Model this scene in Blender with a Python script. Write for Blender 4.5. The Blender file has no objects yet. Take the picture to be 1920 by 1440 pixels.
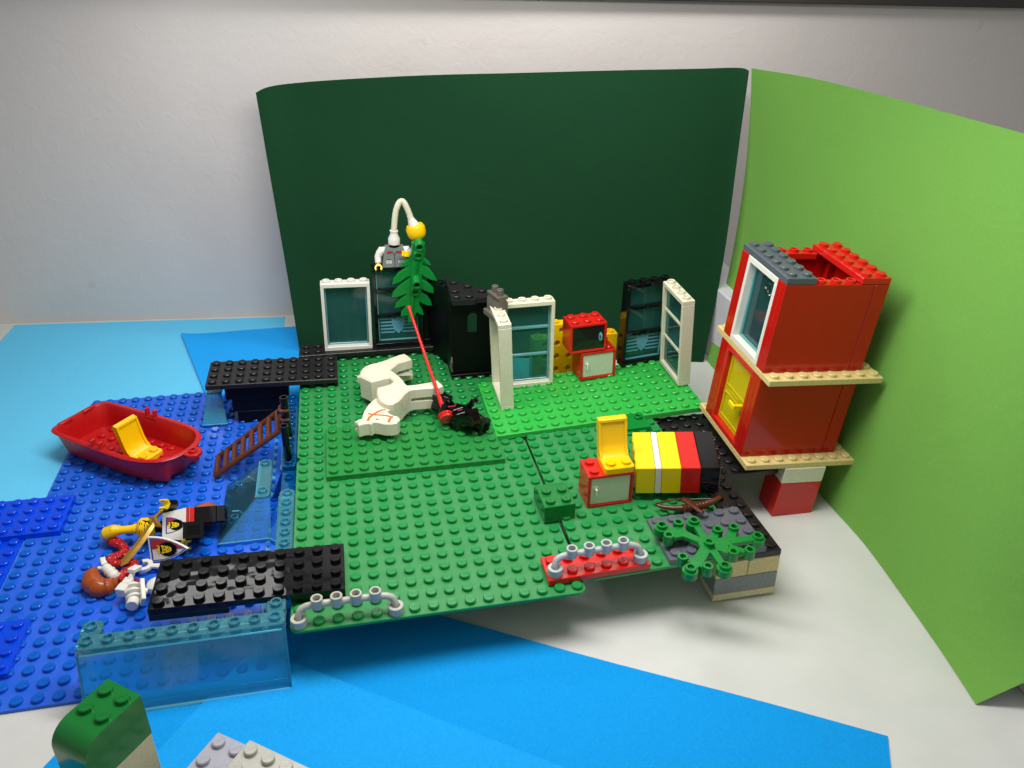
# Toy-brick diorama on a white desk: one Blender unit is one stud (8 mm).
import bpy, math, random
from mathutils import Matrix, Vector, Euler
R = math.radians
random.seed(7)
S = bpy.context.scene
S.unit_settings.system = 'METRIC'
S.unit_settings.scale_length = 0.008
COL = S.collection

# ------------------------------------------------------------------ camera
cam = bpy.data.cameras.new('camera'); camo = bpy.data.objects.new('camera', cam); COL.objects.link(camo)
cam.sensor_width = 36; cam.lens = 1502.25 / 1920 * 36; cam.clip_start = .5; cam.clip_end = 1000
az, el, ro = .2196, .504, .0227
f = Vector((math.sin(az)*math.cos(el), math.cos(az)*math.cos(el), -math.sin(el)))
r = f.cross(Vector((0, 0, 1))).normalized(); u = r.cross(f)
r2 = r*math.cos(ro) + u*math.sin(ro); u2 = -r*math.sin(ro) + u*math.cos(ro)
m = Matrix((r2, u2, -f)).transposed().to_4x4(); m.translation = Vector((4.4049, -31.4597, 31.3184))
camo.matrix_world = m
S.camera = camo

# ------------------------------------------------------------------ world, lamps, exposure
w = bpy.data.worlds.new('World'); S.world = w; w.use_nodes = True
w.node_tree.nodes['Background'].inputs[0].default_value = (1, .985, .97, 1)
w.node_tree.nodes['Background'].inputs[1].default_value = .27
def area(name, loc, target, sx, sy, power, col=(1, .98, .95)):
    l = bpy.data.lights.new(name, 'AREA'); l.shape = 'RECTANGLE'; l.size = sx; l.size_y = sy; l.energy = power; l.color = col
    o = bpy.data.objects.new(name, l); COL.objects.link(o); o.location = loc
    o.rotation_euler = (Vector(target)-Vector(loc)).to_track_quat('-Z', 'Y').to_euler()
    return o
area('strip_light', (9, 8, 37), (10, 10, 0), 40, 8, 21500)
area('wall_light', (25, 35, 38), (27, 43, 12), 44, 4, 6600)
area('reflection_panel', (-9.5, 37.5, 30), (-9, 34, 0), 12, 7, 1050)  # added panel out of view, mirrored as bright patches in the front black plate
area('room_light', (-14, -25, 60), (6, 15, 0), 26, 26, 900, (.97, .98, 1))
S.view_settings.view_transform = 'Standard'; S.view_settings.look = 'None'
S.view_settings.exposure = 0; S.view_settings.gamma = 1; S.view_settings.use_curve_mapping = False
TABLE = -3.15

# ------------------------------------------------------------------ materials
def lin(c):
    return tuple((x/12.92 if x <= .04045 else ((x+.055)/1.055)**2.4) for x in [v/255 for v in c])+(1,)
def nt(name):
    m = bpy.data.materials.new(name); m.use_nodes = True; n = m.node_tree; return m, n, n.nodes['Principled BSDF']
def noise(n, scale, detail=3, dist=0, rough=.55):
    t = n.nodes.new('ShaderNodeTexNoise'); t.inputs['Scale'].default_value = scale; t.inputs['Detail'].default_value = detail
    t.inputs['Distortion'].default_value = dist; t.inputs['Roughness'].default_value = rough
    c = n.nodes.get('TC') or n.nodes.new('ShaderNodeTexCoord'); c.name = 'TC'
    n.links.new(c.outputs['Object'], t.inputs['Vector']); return t
def ramp(n, src, a, b, p0=.35, p1=.65):
    q = n.nodes.new('ShaderNodeMapRange'); q.inputs[1].default_value = p0; q.inputs[2].default_value = p1
    q.inputs[3].default_value = a; q.inputs[4].default_value = b
    n.links.new(src, q.inputs[0]); return q.outputs[0]
def mixc(n, fac, a, b):
    q = n.nodes.new('ShaderNodeMix'); q.data_type = 'RGBA'
    q.inputs['A'].default_value = a; q.inputs['B'].default_value = b; n.links.new(fac, q.inputs['Factor']); return q.outputs['Result']
def bump(n, p, src, strength, dist):
    b = n.nodes.new('ShaderNodeBump'); b.inputs['Strength'].default_value = strength; b.inputs['Distance'].default_value = dist
    n.links.new(src, b.inputs['Height']); n.links.new(b.outputs[0], p.inputs['Normal'])
def plastic(name, rgb, rough=.2, wave=.004, dust=.0, dustcol=(190, 190, 175)):
    m, n, p = nt(name); c = lin(rgb)
    k = noise(n, .9, 4)
    dark = tuple(x*.96 for x in c[:3])+(1,)
    base = mixc(n, ramp(n, k.outputs['Fac'], 0, 1), dark, c)
    if dust:
        k2 = noise(n, .55, 6, .6, .65); q = n.nodes.new('ShaderNodeMix'); q.data_type = 'RGBA'
        n.links.new(base, q.inputs['A']); q.inputs['B'].default_value = lin(dustcol)
        n.links.new(ramp(n, k2.outputs['Fac'], dust*.45, dust, .38, .6), q.inputs['Factor']); base = q.outputs['Result']
    n.links.new(base, p.inputs['Base Color'])
    k3 = noise(n, 3.5, 5, 1.2)
    n.links.new(ramp(n, k3.outputs['Fac'], rough*.8, rough*1.35, .3, .75), p.inputs['Roughness'])
    k4 = noise(n, .8 if wave < .02 else 1.0, 1)
    bump(n, p, k4.outputs['Fac'], .5, wave)
    p.inputs['IOR'].default_value = 1.5
    return m
def trans(name, rgb, gloss=1.0, drgb=None, dfac=.10):
    m = bpy.data.materials.new(name); m.use_nodes = True; n = m.node_tree; n.nodes.clear()
    o = n.nodes.new('ShaderNodeOutputMaterial'); t = n.nodes.new('ShaderNodeBsdfTransparent'); g = n.nodes.new('ShaderNodeBsdfGlossy')
    d = n.nodes.new('ShaderNodeBsdfDiffuse'); d.inputs[0].default_value = lin(drgb or rgb)
    t.inputs[0].default_value = lin(rgb); g.inputs[0].default_value = (1, 1, 1, 1); g.inputs['Roughness'].default_value = .08
    fr = n.nodes.new('ShaderNodeFresnel'); fr.inputs[0].default_value = 1.45
    ma = n.nodes.new('ShaderNodeMath'); ma.operation = 'MULTIPLY'; ma.inputs[1].default_value = gloss
    m0 = n.nodes.new('ShaderNodeMixShader'); m0.inputs[0].default_value = dfac
    n.links.new(t.outputs[0], m0.inputs[1]); n.links.new(d.outputs[0], m0.inputs[2])
    mx = n.nodes.new('ShaderNodeMixShader'); n.links.new(fr.outputs[0], ma.inputs[0]); n.links.new(ma.outputs[0], mx.inputs[0])
    n.links.new(m0.outputs[0], mx.inputs[1]); n.links.new(g.outputs[0], mx.inputs[2]); n.links.new(mx.outputs[0], o.inputs[0])
    return m
def paper(name, rgb, var=.06, mottled=True):
    m, n, p = nt(name); c = lin(rgb)
    k = noise(n, 7, 5, 0, .7); k0 = noise(n, .12, 3)
    a = tuple(x*(1-var) for x in c[:3])+(1,); b = tuple(min(1, x*(1+var)) for x in c[:3])+(1,)
    col = mixc(n, ramp(n, k.outputs['Fac'], 0, 1, .3, .7), a, b)
    n.links.new(col, p.inputs['Base Color']); p.inputs['Roughness'].default_value = .85
    p.inputs['Specular IOR Level'].default_value = .12
    k2 = noise(n, 1.6, 6, .2, .7); k3 = noise(n, .16, 3, 1.5)
    ad = n.nodes.new('ShaderNodeMath'); ad.operation = 'MULTIPLY_ADD'; ad.inputs[1].default_value = 8
    n.links.new(k3.outputs['Fac'], ad.inputs[0]); n.links.new(k2.outputs['Fac'], ad.inputs[2]); bump(n, p, ad.outputs[0], .35, .035)
    return m
M = {}
M['green'] = plastic('green_plastic', (24, 138, 66))
M['green_dusty'] = plastic('green_plastic_dusty', (24, 130, 60), .34, dust=.30, dustcol=(92, 156, 104))
M['green2'] = plastic('grass_green_plastic', (18, 130, 54), .22, dust=.08, dustcol=(130, 160, 118))
M['bright_green'] = plastic('bright_green_plastic', (52, 178, 72), .25)
M['leaf_green'] = plastic('leaf_green_plastic', (8, 128, 48), .22)
M['brick_green'] = plastic('brick_green_plastic', (20, 118, 48), .14)
M['blue'] = plastic('blue_plastic', (0, 96, 205), .2)
M['blue_dusty'] = plastic('blue_plastic_dusty', (0, 88, 222), .34, dust=.34, dustcol=(80, 128, 225))
M['deep_blue'] = plastic('deep_blue_plastic', (0, 72, 226), .18)
M['black'] = plastic('black_plastic', (9, 10, 13), .09, .004)
M['black_wavy'] = plastic('wavy_black_plastic', (8, 9, 13), .06, .06)
M['black_soft'] = plastic('soft_black_plastic', (7, 9, 9), .4, .004)
M['black_soft'].node_tree.nodes['Principled BSDF'].inputs['Specular IOR Level'].default_value = .2
M['black_worn'] = plastic('worn_black_plastic', (17, 17, 19), .36, .004, dust=.08, dustcol=(80, 76, 76))
M['red'] = plastic('red_plastic', (204, 32, 24), .17)
M['red_house'] = plastic('deep_red_plastic', (186, 20, 12), .12)
M['boat_red'] = plastic('boat_red_plastic', (186, 16, 18), .34)
M['yellow'] = plastic('yellow_plastic', (246, 198, 6), .2)
M['lemon'] = plastic('lemon_plastic', (244, 212, 6), .2, dust=.0)
M['white'] = plastic('white_plastic', (226, 224, 214), .22)
M['cream'] = plastic('aged_white_plastic', (222, 218, 194), .25)
M['pale_mint'] = plastic('pale_door_plastic', (205, 214, 188), .25)
M['tan'] = plastic('tan_plastic', (218, 196, 132), .25)
M['tan_pale'] = plastic('pale_tan_plastic', (215, 205, 160), .25)
M['dark_grey'] = plastic('bluish_dark_grey_plastic', (94, 98, 106), .22)
M['slate'] = plastic('slate_grey_plastic', (84, 92, 98), .22)
M['mid_grey'] = plastic('mid_grey_plastic', (128, 134, 132), .25)
M['brown_grey'] = plastic('old_dark_grey_plastic', (98, 92, 84), .32)
M['light_grey'] = plastic('light_grey_plastic', (176, 180, 180), .22)
M['warm_grey'] = plastic('warm_grey_plastic', (178, 178, 166), .25)
M['cool_grey'] = plastic('cool_grey_plastic', (172, 172, 184), .2)
M['brown'] = plastic('reddish_brown_plastic', (90, 44, 26), .24)
M['croissant'] = plastic('orange_brown_plastic', (160, 72, 22), .24)
M['hair'] = plastic('dark_orange_plastic', (160, 82, 40), .26)
M['gold'] = plastic('pearl_gold_plastic', (168, 128, 48), .3)
M['gold'].node_tree.nodes['Principled BSDF'].inputs['Metallic'].default_value = .45
M['orange'] = plastic('orange_print', (215, 105, 45), .4)
M['ink'] = plastic('black_ink', (8, 7, 7), .6)
M['ink'].node_tree.nodes['Principled BSDF'].inputs['Specular IOR Level'].default_value = .1
M['ink_red'] = plastic('red_ink', (180, 38, 34), .35)
M['ink_blue'] = plastic('blue_ink', (40, 60, 160), .35)
M['ink_sky'] = plastic('pale_blue_ink', (96, 160, 186), .4)
M['trans_blue'] = trans('clear_blue_plastic', (160, 228, 244), 1, (80, 205, 238), .26)
M['trans_light'] = trans('pale_clear_blue_plastic', (192, 238, 248), 1, (80, 200, 238), .10)
M['trans_rim'] = trans('clear_blue_plastic_edge', (172, 232, 244), 1, (120, 222, 242), .2)
M['trans_deep'] = trans('clear_blue_plastic_thick', (110, 195, 236), 1, (0, 130, 205), .24)
M['glass'] = trans('tinted_clear_glass', (110, 196, 200))
M['edge'] = trans('window_glass_edge', (150, 222, 224), 1, (130, 205, 210), .55)
M['smoke'] = trans('smoke_clear_plastic', (104, 112, 96))
M['trans_yellow'] = trans('clear_yellow_plastic', (226, 204, 20))
M['trans_yellow'].node_tree.nodes['Mix Shader'].inputs[0].default_value = .75
M['glint'] = trans('clear_edge', (160, 228, 240), 1, (120, 215, 230), .5)
M['p_dark'] = paper('dark_green_paper', (19, 60, 35))
M['p_lime'] = paper('light_green_paper', (112, 166, 74))
M['p_sky'] = paper('light_blue_paper', (104, 204, 246))
M['p_mid'] = paper('medium_blue_paper', (34, 164, 246))
M['p_azure_light'] = paper('lighter_bright_blue_paper', (24, 158, 236), .10)
M['p_azure'] = paper('bright_blue_paper', (14, 150, 228), .10)
# desk and wall
m, n, p = nt('white_laminate'); M['table'] = m
k = noise(n, .25, 6, .3); sc = noise(n, 2.2, 8, 2.5, .75)
q1 = mixc(n, ramp(n, k.outputs['Fac'], 0, 1, .3, .7), lin((206, 207, 203)), lin((216, 216, 212)))
q = n.nodes.new('ShaderNodeMix'); q.data_type = 'RGBA'; n.links.new(q1, q.inputs['A']); q.inputs['B'].default_value = lin((150, 148, 142))
n.links.new(ramp(n, sc.outputs['Fac'], 0, .8, .69, .76), q.inputs['Factor']); n.links.new(q.outputs['Result'], p.inputs['Base Color'])
p.inputs['Roughness'].default_value = .42; bump(n, p, noise(n, 9, 4).outputs['Fac'], .15, .01)
m, n, p = nt('painted_wall'); M['wall'] = m
k = noise(n, .06, 4, .5)
q1 = mixc(n, ramp(n, k.outputs['Fac'], 0, 1, .3, .7), lin((204, 197, 193)), lin((211, 205, 201)))
sp = noise(n, .42, 3, 0, .3)
q = n.nodes.new('ShaderNodeMix'); q.data_type = 'RGBA'; n.links.new(q1, q.inputs['A']); q.inputs['B'].default_value = lin((140, 135, 132))
n.links.new(ramp(n, sp.outputs['Fac'], 0, .12, .76, .775), q.inputs['Factor']); n.links.new(q.outputs['Result'], p.inputs['Base Color'])
p.inputs['Roughness'].default_value = .7
bump(n, p, noise(n, .9, 7, .8, .62).outputs['Fac'], .45, .12)
M['shelf'] = plastic('dark_shelf_board', (52, 50, 46), .5)
M['trunk'] = plastic('cable_duct_plastic', (214, 214, 220), .4)

# ------------------------------------------------------------------ mesh builder
def T(x=0, y=0, z=0): return Matrix.Translation((x, y, z))
def RX(a): return Matrix.Rotation(R(a), 4, 'X')
def RY(a): return Matrix.Rotation(R(a), 4, 'Y')
def RZ(a): return Matrix.Rotation(R(a), 4, 'Z')
def along(p0, p1):
    d = Vector(p1)-Vector(p0); return Matrix.Translation(p0) @ d.to_track_quat('Z', 'Y').to_matrix().to_4x4(), d.length
class MB:
    def __init__(s): s.v = []; s.f = []; s.m = []; s.M = Matrix()
    def add(s, vs, fs, mi=0, X=None):
        k = len(s.v); X = s.M if X is None else s.M @ X
        s.v += [X @ Vector(v) for v in vs]; s.f += [tuple(i+k for i in q) for q in fs]; s.m += [mi]*len(fs); return s
    def box(s, x0, y0, z0, x1, y1, z1, c=.03, mi=0, X=None, top=None):
        x0, x1 = min(x0, x1), max(x0, x1); y0, y1 = min(y0, y1), max(y0, y1); z0, z1 = min(z0, z1), max(z0, z1)
        c = min(c, (x1-x0)*.3, (y1-y0)*.3, (z1-z0)*.3)
        lo = (x0, y0, z0); hi = (x1, y1, z1); vs = []; idx = {}
        for cx in (0, 1):
            for cy in (0, 1):
                for cz in (0, 1):
                    cr = (cx, cy, cz)
                    for a in range(3):
                        v = []
                        for b in range(3):
                            e = hi[b] if cr[b] else lo[b]
                            if b != a: e += -c if cr[b] else c
                            v.append(e)
                        idx[(cr, a)] = len(vs); vs.append(v)
        fs = []; ms = []
        cen = Vector(((x0+x1)/2, (y0+y1)/2, (z0+z1)/2))
        def face(q, mm=mi):
            a, b, d = [Vector(vs[i]) for i in q[:3]]; nn = (b-a).cross(d-a); mid = sum((Vector(vs[i]) for i in q), Vector())/len(q)
            if nn.dot(mid-cen) < 0: q = q[::-1]
            fs.append(q); ms.append(mm)
        for a in range(3):
            o1, o2 = [t for t in range(3) if t != a]
            for sd in (0, 1):
                q = []
                for p1, p2 in ((0, 0), (0, 1), (1, 1), (1, 0)):
                    cr = [0, 0, 0]; cr[a] = sd; cr[o1] = p1; cr[o2] = p2; q.append(idx[(tuple(cr), a)])
                face(q, top if (top is not None and a == 2 and sd == 1) else mi)
            for p1 in (0, 1):
                for p2 in (0, 1):
                    c0 = [0, 0, 0]; c1 = [0, 0, 0]; c0[o1] = c1[o1] = p1; c0[o2] = c1[o2] = p2; c1[a] = 1
                    face([idx[(tuple(c0), o1)], idx[(tuple(c1), o1)], idx[(tuple(c1), o2)], idx[(tuple(c0), o2)]])
        for cr in {k0[0] for k0 in idx}: face([idx[(cr, 0)], idx[(cr, 1)], idx[(cr, 2)]])
        k = len(s.v); Y = s.M if X is None else s.M @ X
        s.v += [Y @ Vector(v) for v in vs]; s.f += [tuple(i+k for i in q) for q in fs]; s.m += ms
        return s
    def lathe(s, prof, seg=20, X=None, mi=0, cap=True, loop=False):
        vs = []; fs = []; n = len(prof)
        for i in range(seg):
            a = 2*math.pi*i/seg; ca, sa = math.cos(a), math.sin(a)
            for rr, z in prof: vs.append((rr*ca, rr*sa, z))
        for i in range(seg):
            j = (i+1) % seg
            for k in range(n-1 if not loop else n):
                k2 = (k+1) % n; fs.append((i*n+k, j*n+k, j*n+k2, i*n+k2))
        if cap and not loop:
            if prof[0][0] > 1e-6: fs.append(tuple(i*n for i in range(seg))[::-1])
            if prof[-1][0] > 1e-6: fs.append(tuple(i*n+n-1 for i in range(seg)))
        return s.add(vs, fs, mi, X)
    def cyl(s, x, y, z, rr, h, seg=20, X=None, mi=0, c=.03):
        c = min(c, h*.3, rr*.3); Y = T(x, y, z) if X is None else X @ T(x, y, z)
        return s.lathe([(rr, 0), (rr, h-c), (rr-c, h)], seg, Y, mi)
    def ring(s, x, y, z, r0, r1, h, seg=20, X=None, mi=0):
        Y = T(x, y, z) if X is None else X @ T(x, y, z); c = .02
        return s.lathe([(r1, 0), (r1, h-c), (r1-c, h), (r0+c, h), (r0, h-c), (r0, 0)], seg, Y, mi, loop=True)
    def rod(s, p0, p1, r0, r1=None, seg=14, mi=0):
        X, L = along(p0, p1); r1 = r0 if r1 is None else r1
        return s.lathe([(r0*.8, 0), (r0, r0*.15), (r1, L-r1*.15), (r1*.8, L)], seg, X, mi)
    def tube(s, path, rad, seg=12, mi=0, flat=1.0):
        P = [Vector(p) for p in path]; n = len(P); vs = []; fs = []
        if not hasattr(rad, '__len__'): rad = [rad]*n
        up = Vector((.13, .21, .97)); prev = None
        for i, p in enumerate(P):
            d = (P[min(i+1, n-1)]-P[max(i-1, 0)]).normalized()
            a = d.cross(up) if prev is None else prev-d*prev.dot(d)
            a.normalize(); b = d.cross(a); prev = a
            for k in range(seg):
                t = 2*math.pi*k/seg; vs.append(p+(a*math.cos(t)+b*math.sin(t)*flat)*rad[i])
        for i in range(n-1):
            for k in range(seg): k2 = (k+1) % seg; fs.append((i*seg+k, i*seg+k2, (i+1)*seg+k2, (i+1)*seg+k))
        fs.append(tuple(range(seg))[::-1]); fs.append(tuple((n-1)*seg+k for k in range(seg)))
        return s.add(vs, fs, mi)
    def prism(s, poly, z0, z1, X=None, mi=0, c=0.0, top=None):
        poly = [(p[0], p[1]) for p in poly]
        ar = sum(poly[i][0]*poly[(i+1) % len(poly)][1]-poly[(i+1) % len(poly)][0]*poly[i][1] for i in range(len(poly)))
        if ar < 0: poly = poly[::-1]
        n = len(poly)
        def off(d):
            o = []
            for i in range(n):
                a, b, e = Vector(poly[i-1]), Vector(poly[i]), Vector(poly[(i+1) % n])
                n1 = Vector((-(b-a).y, (b-a).x)); n2 = Vector((-(e-b).y, (e-b).x))
                n1 = n1.normalized() if n1.length > 1e-9 else n1; n2 = n2.normalized() if n2.length > 1e-9 else n2
                t = n1+n2; t = t.normalized() if t.length > 1e-6 else n1
                o.append((b.x+t.x*d, b.y+t.y*d))
            return o
        if c > 0:
            rings = [[(x, y, z0) for x, y in poly], [(x, y, z1-c) for x, y in poly], [(x, y, z1) for x, y in off(c)]]
        else: rings = [[(x, y, z0) for x, y in poly], [(x, y, z1) for x, y in poly]]
        vs = [v for g in rings for v in g]; fs = []
        for g in range(len(rings)-1):
            for i in range(n): j = (i+1) % n; fs.append((g*n+i, g*n+j, (g+1)*n+j, (g+1)*n+i))
        s.add(vs, fs, mi, X)
        s.add(rings[0], [tuple(range(n))[::-1]], mi, X); s.add(rings[-1], [tuple(range(n))], mi if top is None else top, X)
        return s
    def sheet(s, grid, th, mi=0):           # grid of points -> a thin closed sheet
        nr, nc = len(grid), len(grid[0]); G = [[Vector(p) for p in row] for row in grid]; N = []
        for i in range(nr):
            for j in range(nc):
                a = G[min(i+1, nr-1)][j]-G[max(i-1, 0)][j]; b = G[i][min(j+1, nc-1)]-G[i][max(j-1, 0)]
                N.append(b.cross(a).normalized())
        vs = [G[i][j] for i in range(nr) for j in range(nc)]; k = len(vs)
        vs = vs+[v-N[q]*th for q, v in enumerate(vs)]; fs = []
        for i in range(nr-1):
            for j in range(nc-1):
                a, b, c, d = i*nc+j, i*nc+j+1, (i+1)*nc+j+1, (i+1)*nc+j
                fs.append((a, b, c, d)); fs.append((k+d, k+c, k+b, k+a))
        bd = [i*nc for i in range(nr)]+[(nr-1)*nc+j for j in range(1, nc)]+[i*nc+nc-1 for i in range(nr-2, -1, -1)]+[j for j in range(nc-2, 0, -1)]
        for q in range(len(bd)):
            a, b = bd[q], bd[(q+1) % len(bd)]; fs.append((a, b, k+b, k+a))
        return s.add(vs, fs, mi)
    def build(s, name, mat, parent=None, origin=None, smooth=True, ang=32, world=False):
        me = bpy.data.meshes.new(name); vs = s.v
        if world and parent is not None:
            inv = parent.matrix_basis.inverted(); vs = [inv @ v for v in vs]
        if origin is not None: o = Vector(origin); vs = [v-o for v in vs]
        me.from_pydata([tuple(v) for v in vs], [], s.f); me.update()
        mats = mat if isinstance(mat, (list, tuple)) else [mat]
        for q in mats: me.materials.append(M[q] if isinstance(q, str) else q)
        if len(mats) > 1: me.polygons.foreach_set('material_index', s.m)
        if smooth:
            me.polygons.foreach_set('use_smooth', [True]*len(me.polygons)); me.set_sharp_from_angle(angle=R(ang))
        ob = bpy.data.objects.new(name, me); COL.objects.link(ob)
        if parent is not None: ob.parent = parent
        if origin is not None: ob.location = origin
        return ob
def tag(o, label, cat, group=None):
    o['label'] = label; o['category'] = cat
    if group: o['group'] = group
    return o
def place(o, pose):
    o.location = pose[:3]; o.rotation_euler = Euler([R(a) for a in pose[3:6]], 'XYZ'); return o
def root(name, pose, label, cat, group=None):
    o = bpy.data.objects.new(name, None); COL.objects.link(o); o.empty_display_size = .3
    if isinstance(pose, Matrix): o.matrix_basis = pose
    else: place(o, tuple(pose)+(0,)*(6-len(pose)))
    return tag(o, label, cat, group)
def copy_tree(o, parent=None):
    c = o.copy(); COL.objects.link(c)
    if parent is not None: c.parent = parent
    for ch in [q for q in list(bpy.data.objects) if q.parent == o]: copy_tree(ch, c)
    return c

# raised maker lettering on every stud
cu = bpy.data.curves.new('stud_text', 'FONT'); cu.body = 'LEGO'; cu.size = .21; cu.align_x = 'CENTER'; cu.align_y = 'CENTER'
cu.resolution_u = 1; cu.extrude = .012; cu.offset = .004
to = bpy.data.objects.new('tmp_text', cu); COL.objects.link(to)
dg = bpy.context.evaluated_depsgraph_get(); tm = bpy.data.meshes.new_from_object(to.evaluated_get(dg))
TV = [tuple(v.co) for v in tm.vertices]; TF = [tuple(q.vertices) for q in tm.polygons]
bpy.data.objects.remove(to); bpy.data.meshes.remove(tm); bpy.data.curves.remove(cu)
def stud(b, x, y, z, mi=0, hollow=False, rot=0, text=True, seg=22, X=None):
    if hollow:
        b.ring(x, y, z, .2, .3, .21, seg, X, mi); b.cyl(x, y, z, .21, .03, 14, X, mi)
    else:
        b.cyl(x, y, z, .3, .205, seg, X, mi, .035)
        if text:
            Y = T(x, y, z+.2) @ RZ(rot); b.add(TV, TF, mi, Y if X is None else X @ Y)
def studs(b, x0, y0, nx, ny, z, mi=0, hollow=False, rot=0, skip=(), X=None, text=True):
    for i in range(nx):
        for j in range(ny):
            if (i, j) not in skip: stud(b, x0+i+.5, y0+j+.5, z, mi, hollow, rot, text, X=X)
def rrect(x0, y0, x1, y1, rad, n=5):
    o = []
    for cx, cy, a in ((x1-rad, y0+rad, -90), (x1-rad, y1-rad, 0), (x0+rad, y1-rad, 90), (x0+rad, y0+rad, 180)):
        for k in range(n+1): t = R(a+90*k/n); o.append((cx+rad*math.cos(t), cy+rad*math.sin(t)))
    return o
def spl(P, n_=5):
    o_ = []
    for i in range(len(P)-1):
        p0, p1, p2, p3 = P[max(i-1, 0)], P[i], P[i+1], P[min(i+2, len(P)-1)]
        for k in range(n_):
            t_ = k/n_; o_.append(.5*((2*p1)+(p2-p0)*t_+(2*p0-5*p1+4*p2-p3)*t_*t_+(-p0+3*p1-3*p2+p3)*t_**3))
    return o_+[P[-1]]
g = .02                                    # clearance between neighbouring bricks
def plate(name, nx, ny, pose, mat, label, cat, h=.4, surf=None, rot=0, skip=(), extra=None, group=None, hollow=False):
    b = MB(); mats = [mat] if surf is None else [mat, surf]
    b.box(g, g, -h, nx-g, ny-g, 0, top=None if surf is None else 1)
    studs(b, 0, 0, nx, ny, 0, rot=rot, skip=skip, hollow=hollow)
    if extra: extra(b)
    return tag(place(b.build(name, mats), tuple(pose)+(0,)*(6-len(pose))), label, cat, group)
def baseplate(name, nx, ny, pose, mat, surf, label, cat, rot=0, h=.17, x0=g):
    b = MB(); b.prism(rrect(x0, g, nx-g, ny-g, .45), -h, 0, c=.03, top=1); studs(b, 0, 0, nx, ny, 0, rot=rot)
    return tag(place(b.build(name, [mat, surf]), tuple(pose)+(0,)*(6-len(pose))), label, cat)

# ------------------------------------------------------------------ the setting
b = MB(); b.box(-90, -70, TABLE-2, 42, 56, TABLE, .05); o = b.build('table', 'table'); o['kind'] = 'structure'
wd = Vector((26.23, -2.35, 0)).normalized(); wn = Vector((wd.y, -wd.x, 0))       # along the wall, and out of it
W0 = Vector((-2.16, 48.1, 0))
b = MB()
X = Matrix.Translation(W0) @ Matrix(((wd.x, -wn.x, 0, 0), (wd.y, -wn.y, 0, 0), (0, 0, 1, 0), (0, 0, 0, 1)))
b.box(-95, 0, TABLE+.004, 110, 4, 90, .02, X=X); o = b.build('wall', 'wall'); o['kind'] = 'structure'
# shelf board over the desk
b = MB(); b.box(-80, -1.3, 27.2, 90, -.01, 29.4, .1, X=X @ RY(.35))
tag(b.build('wall_shelf', 'shelf', origin=X @ Vector((0, -.6, 27.2))), 'dark underside edge of the shelf board high on the white wall', 'shelf')
# cable duct on the right
b = MB(); b.box(37.75, -40, TABLE+.01, 41.5, 42.5, 3.7, .12)
tag(b.build('cable_duct', 'trunk', origin=(39.5, 0, TABLE)), 'white cable duct along the desk edge behind the light green paper', 'cable duct')

# papers lying on the desk
def sheetpoly(name, corners, z, mat, label, nu=14, nv=10, lift=None, th=.03):
    A, B, C_, D = [Vector((p[0], p[1], 0)) for p in corners]
    G = []
    for i in range(nv+1):
        row = []
        for j in range(nu+1):
            s_, t_ = j/nu, i/nv; p = (A*(1-s_)+B*s_)*(1-t_)+(D*(1-s_)+C_*s_)*t_
            row.append(Vector((p.x, p.y, z+(lift(s_, t_) if lift else 0))))
        G.append(row)
    b = MB(); b.sheet(G, th); return tag(b.build(name, mat, origin=(A+B+C_+D)/4+Vector((0, 0, z))), label, 'paper')
sheetpoly('paper_sheet', [(-30.5, 4), (-2.5, 2.5), (-2.16, 47.6), (-28.39, 49.9)], TABLE+.04, 'p_sky', 'light blue paper sheet lying on the desk behind the red boat')
sheetpoly('paper_sheet', [(-6.5, 26), (1.5, 26), [(-0.747,44.957,-3.05)][0], [(-11.916,44.693,-3)][0]], TABLE+.09, 'p_mid', 'medium blue paper sheet between the light blue sheet and the dark green one',
          lift=lambda s, t: .45*max(0, 1-s*5)**2*(t > .2)*.5)
A = Vector((28.97, -9.5)); a_ = Vector((-.863, .506)); b_ = Vector((-.506, -.863))
q = [A+b_*26+a_*38, A+b_*26, A, A+a_*38]
sheetpoly('paper_sheet', q, TABLE+.05, 'p_azure', 'bright blue paper sheet on the desk in front of the green plates', lift=lambda s, t: .02+.10*math.sin(s*7+t*2)**2*(t > .5))

E0, E1 = [Vector(p) for p in [(0.198,0.541,-3),(11.189,-7.178,-3)]]
ed = (E1-E0).normalized(); en = Vector((-ed.y, ed.x, 0)); en = -en if en.y > 0 else en
sheetpoly('paper_sheet', [E0-ed*3, E0+ed*26, E0+ed*26+en*20, E0-ed*3+en*20], TABLE+.15, 'p_azure_light', 'bright blue paper sheet overlapping the larger one at the bottom edge of the picture', lift=lambda s, t: .06*(1-t))

# dark green card leaning on the wall
foot = [Vector((-.54, 39.15, TABLE+.03)), Vector([(36.757,30.561,-3.12)][0])]
SS = [0, .025, .07, .175, .345, .515, .72, .88, .97, 1]
TP = [(-1.847,43.2,19.64),(-0.969,43.9,19.955),(0.827,44.2,20.194),(5.37,43.2,20.641),(12.61,41.9,21.103),(19.863,40.6,21.391),(28.495,39,21.753),(35.274,37.6,22.017),(39.157,36.9,22.166),(39.844,36.3,21.98)]
G = []
for k in range(15):
    t = k/14; row = []
    for i, s_ in enumerate(SS):
        f0 = foot[0].lerp(foot[1], s_); p = f0.lerp(Vector(TP[i]), t)
        bu = 4*t*(1-t)
        p.x += bu*(.25*max(0, (s_-.6)/.4)**2); p.y += .5*bu*math.sin(s_*5+1)+.22*math.sin(s_*9+t*6)*bu
        row.append(p)
    G.append(row)
G = [spl(r_, 4) for r_ in G]
b = MB(); b.sheet(G, .04)
o = tag(b.build('paper_card', 'p_dark', origin=foot[0].lerp(foot[1], .5), ang=60), 'dark green card standing behind the toys, leaning back on the wall', 'card')
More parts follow.
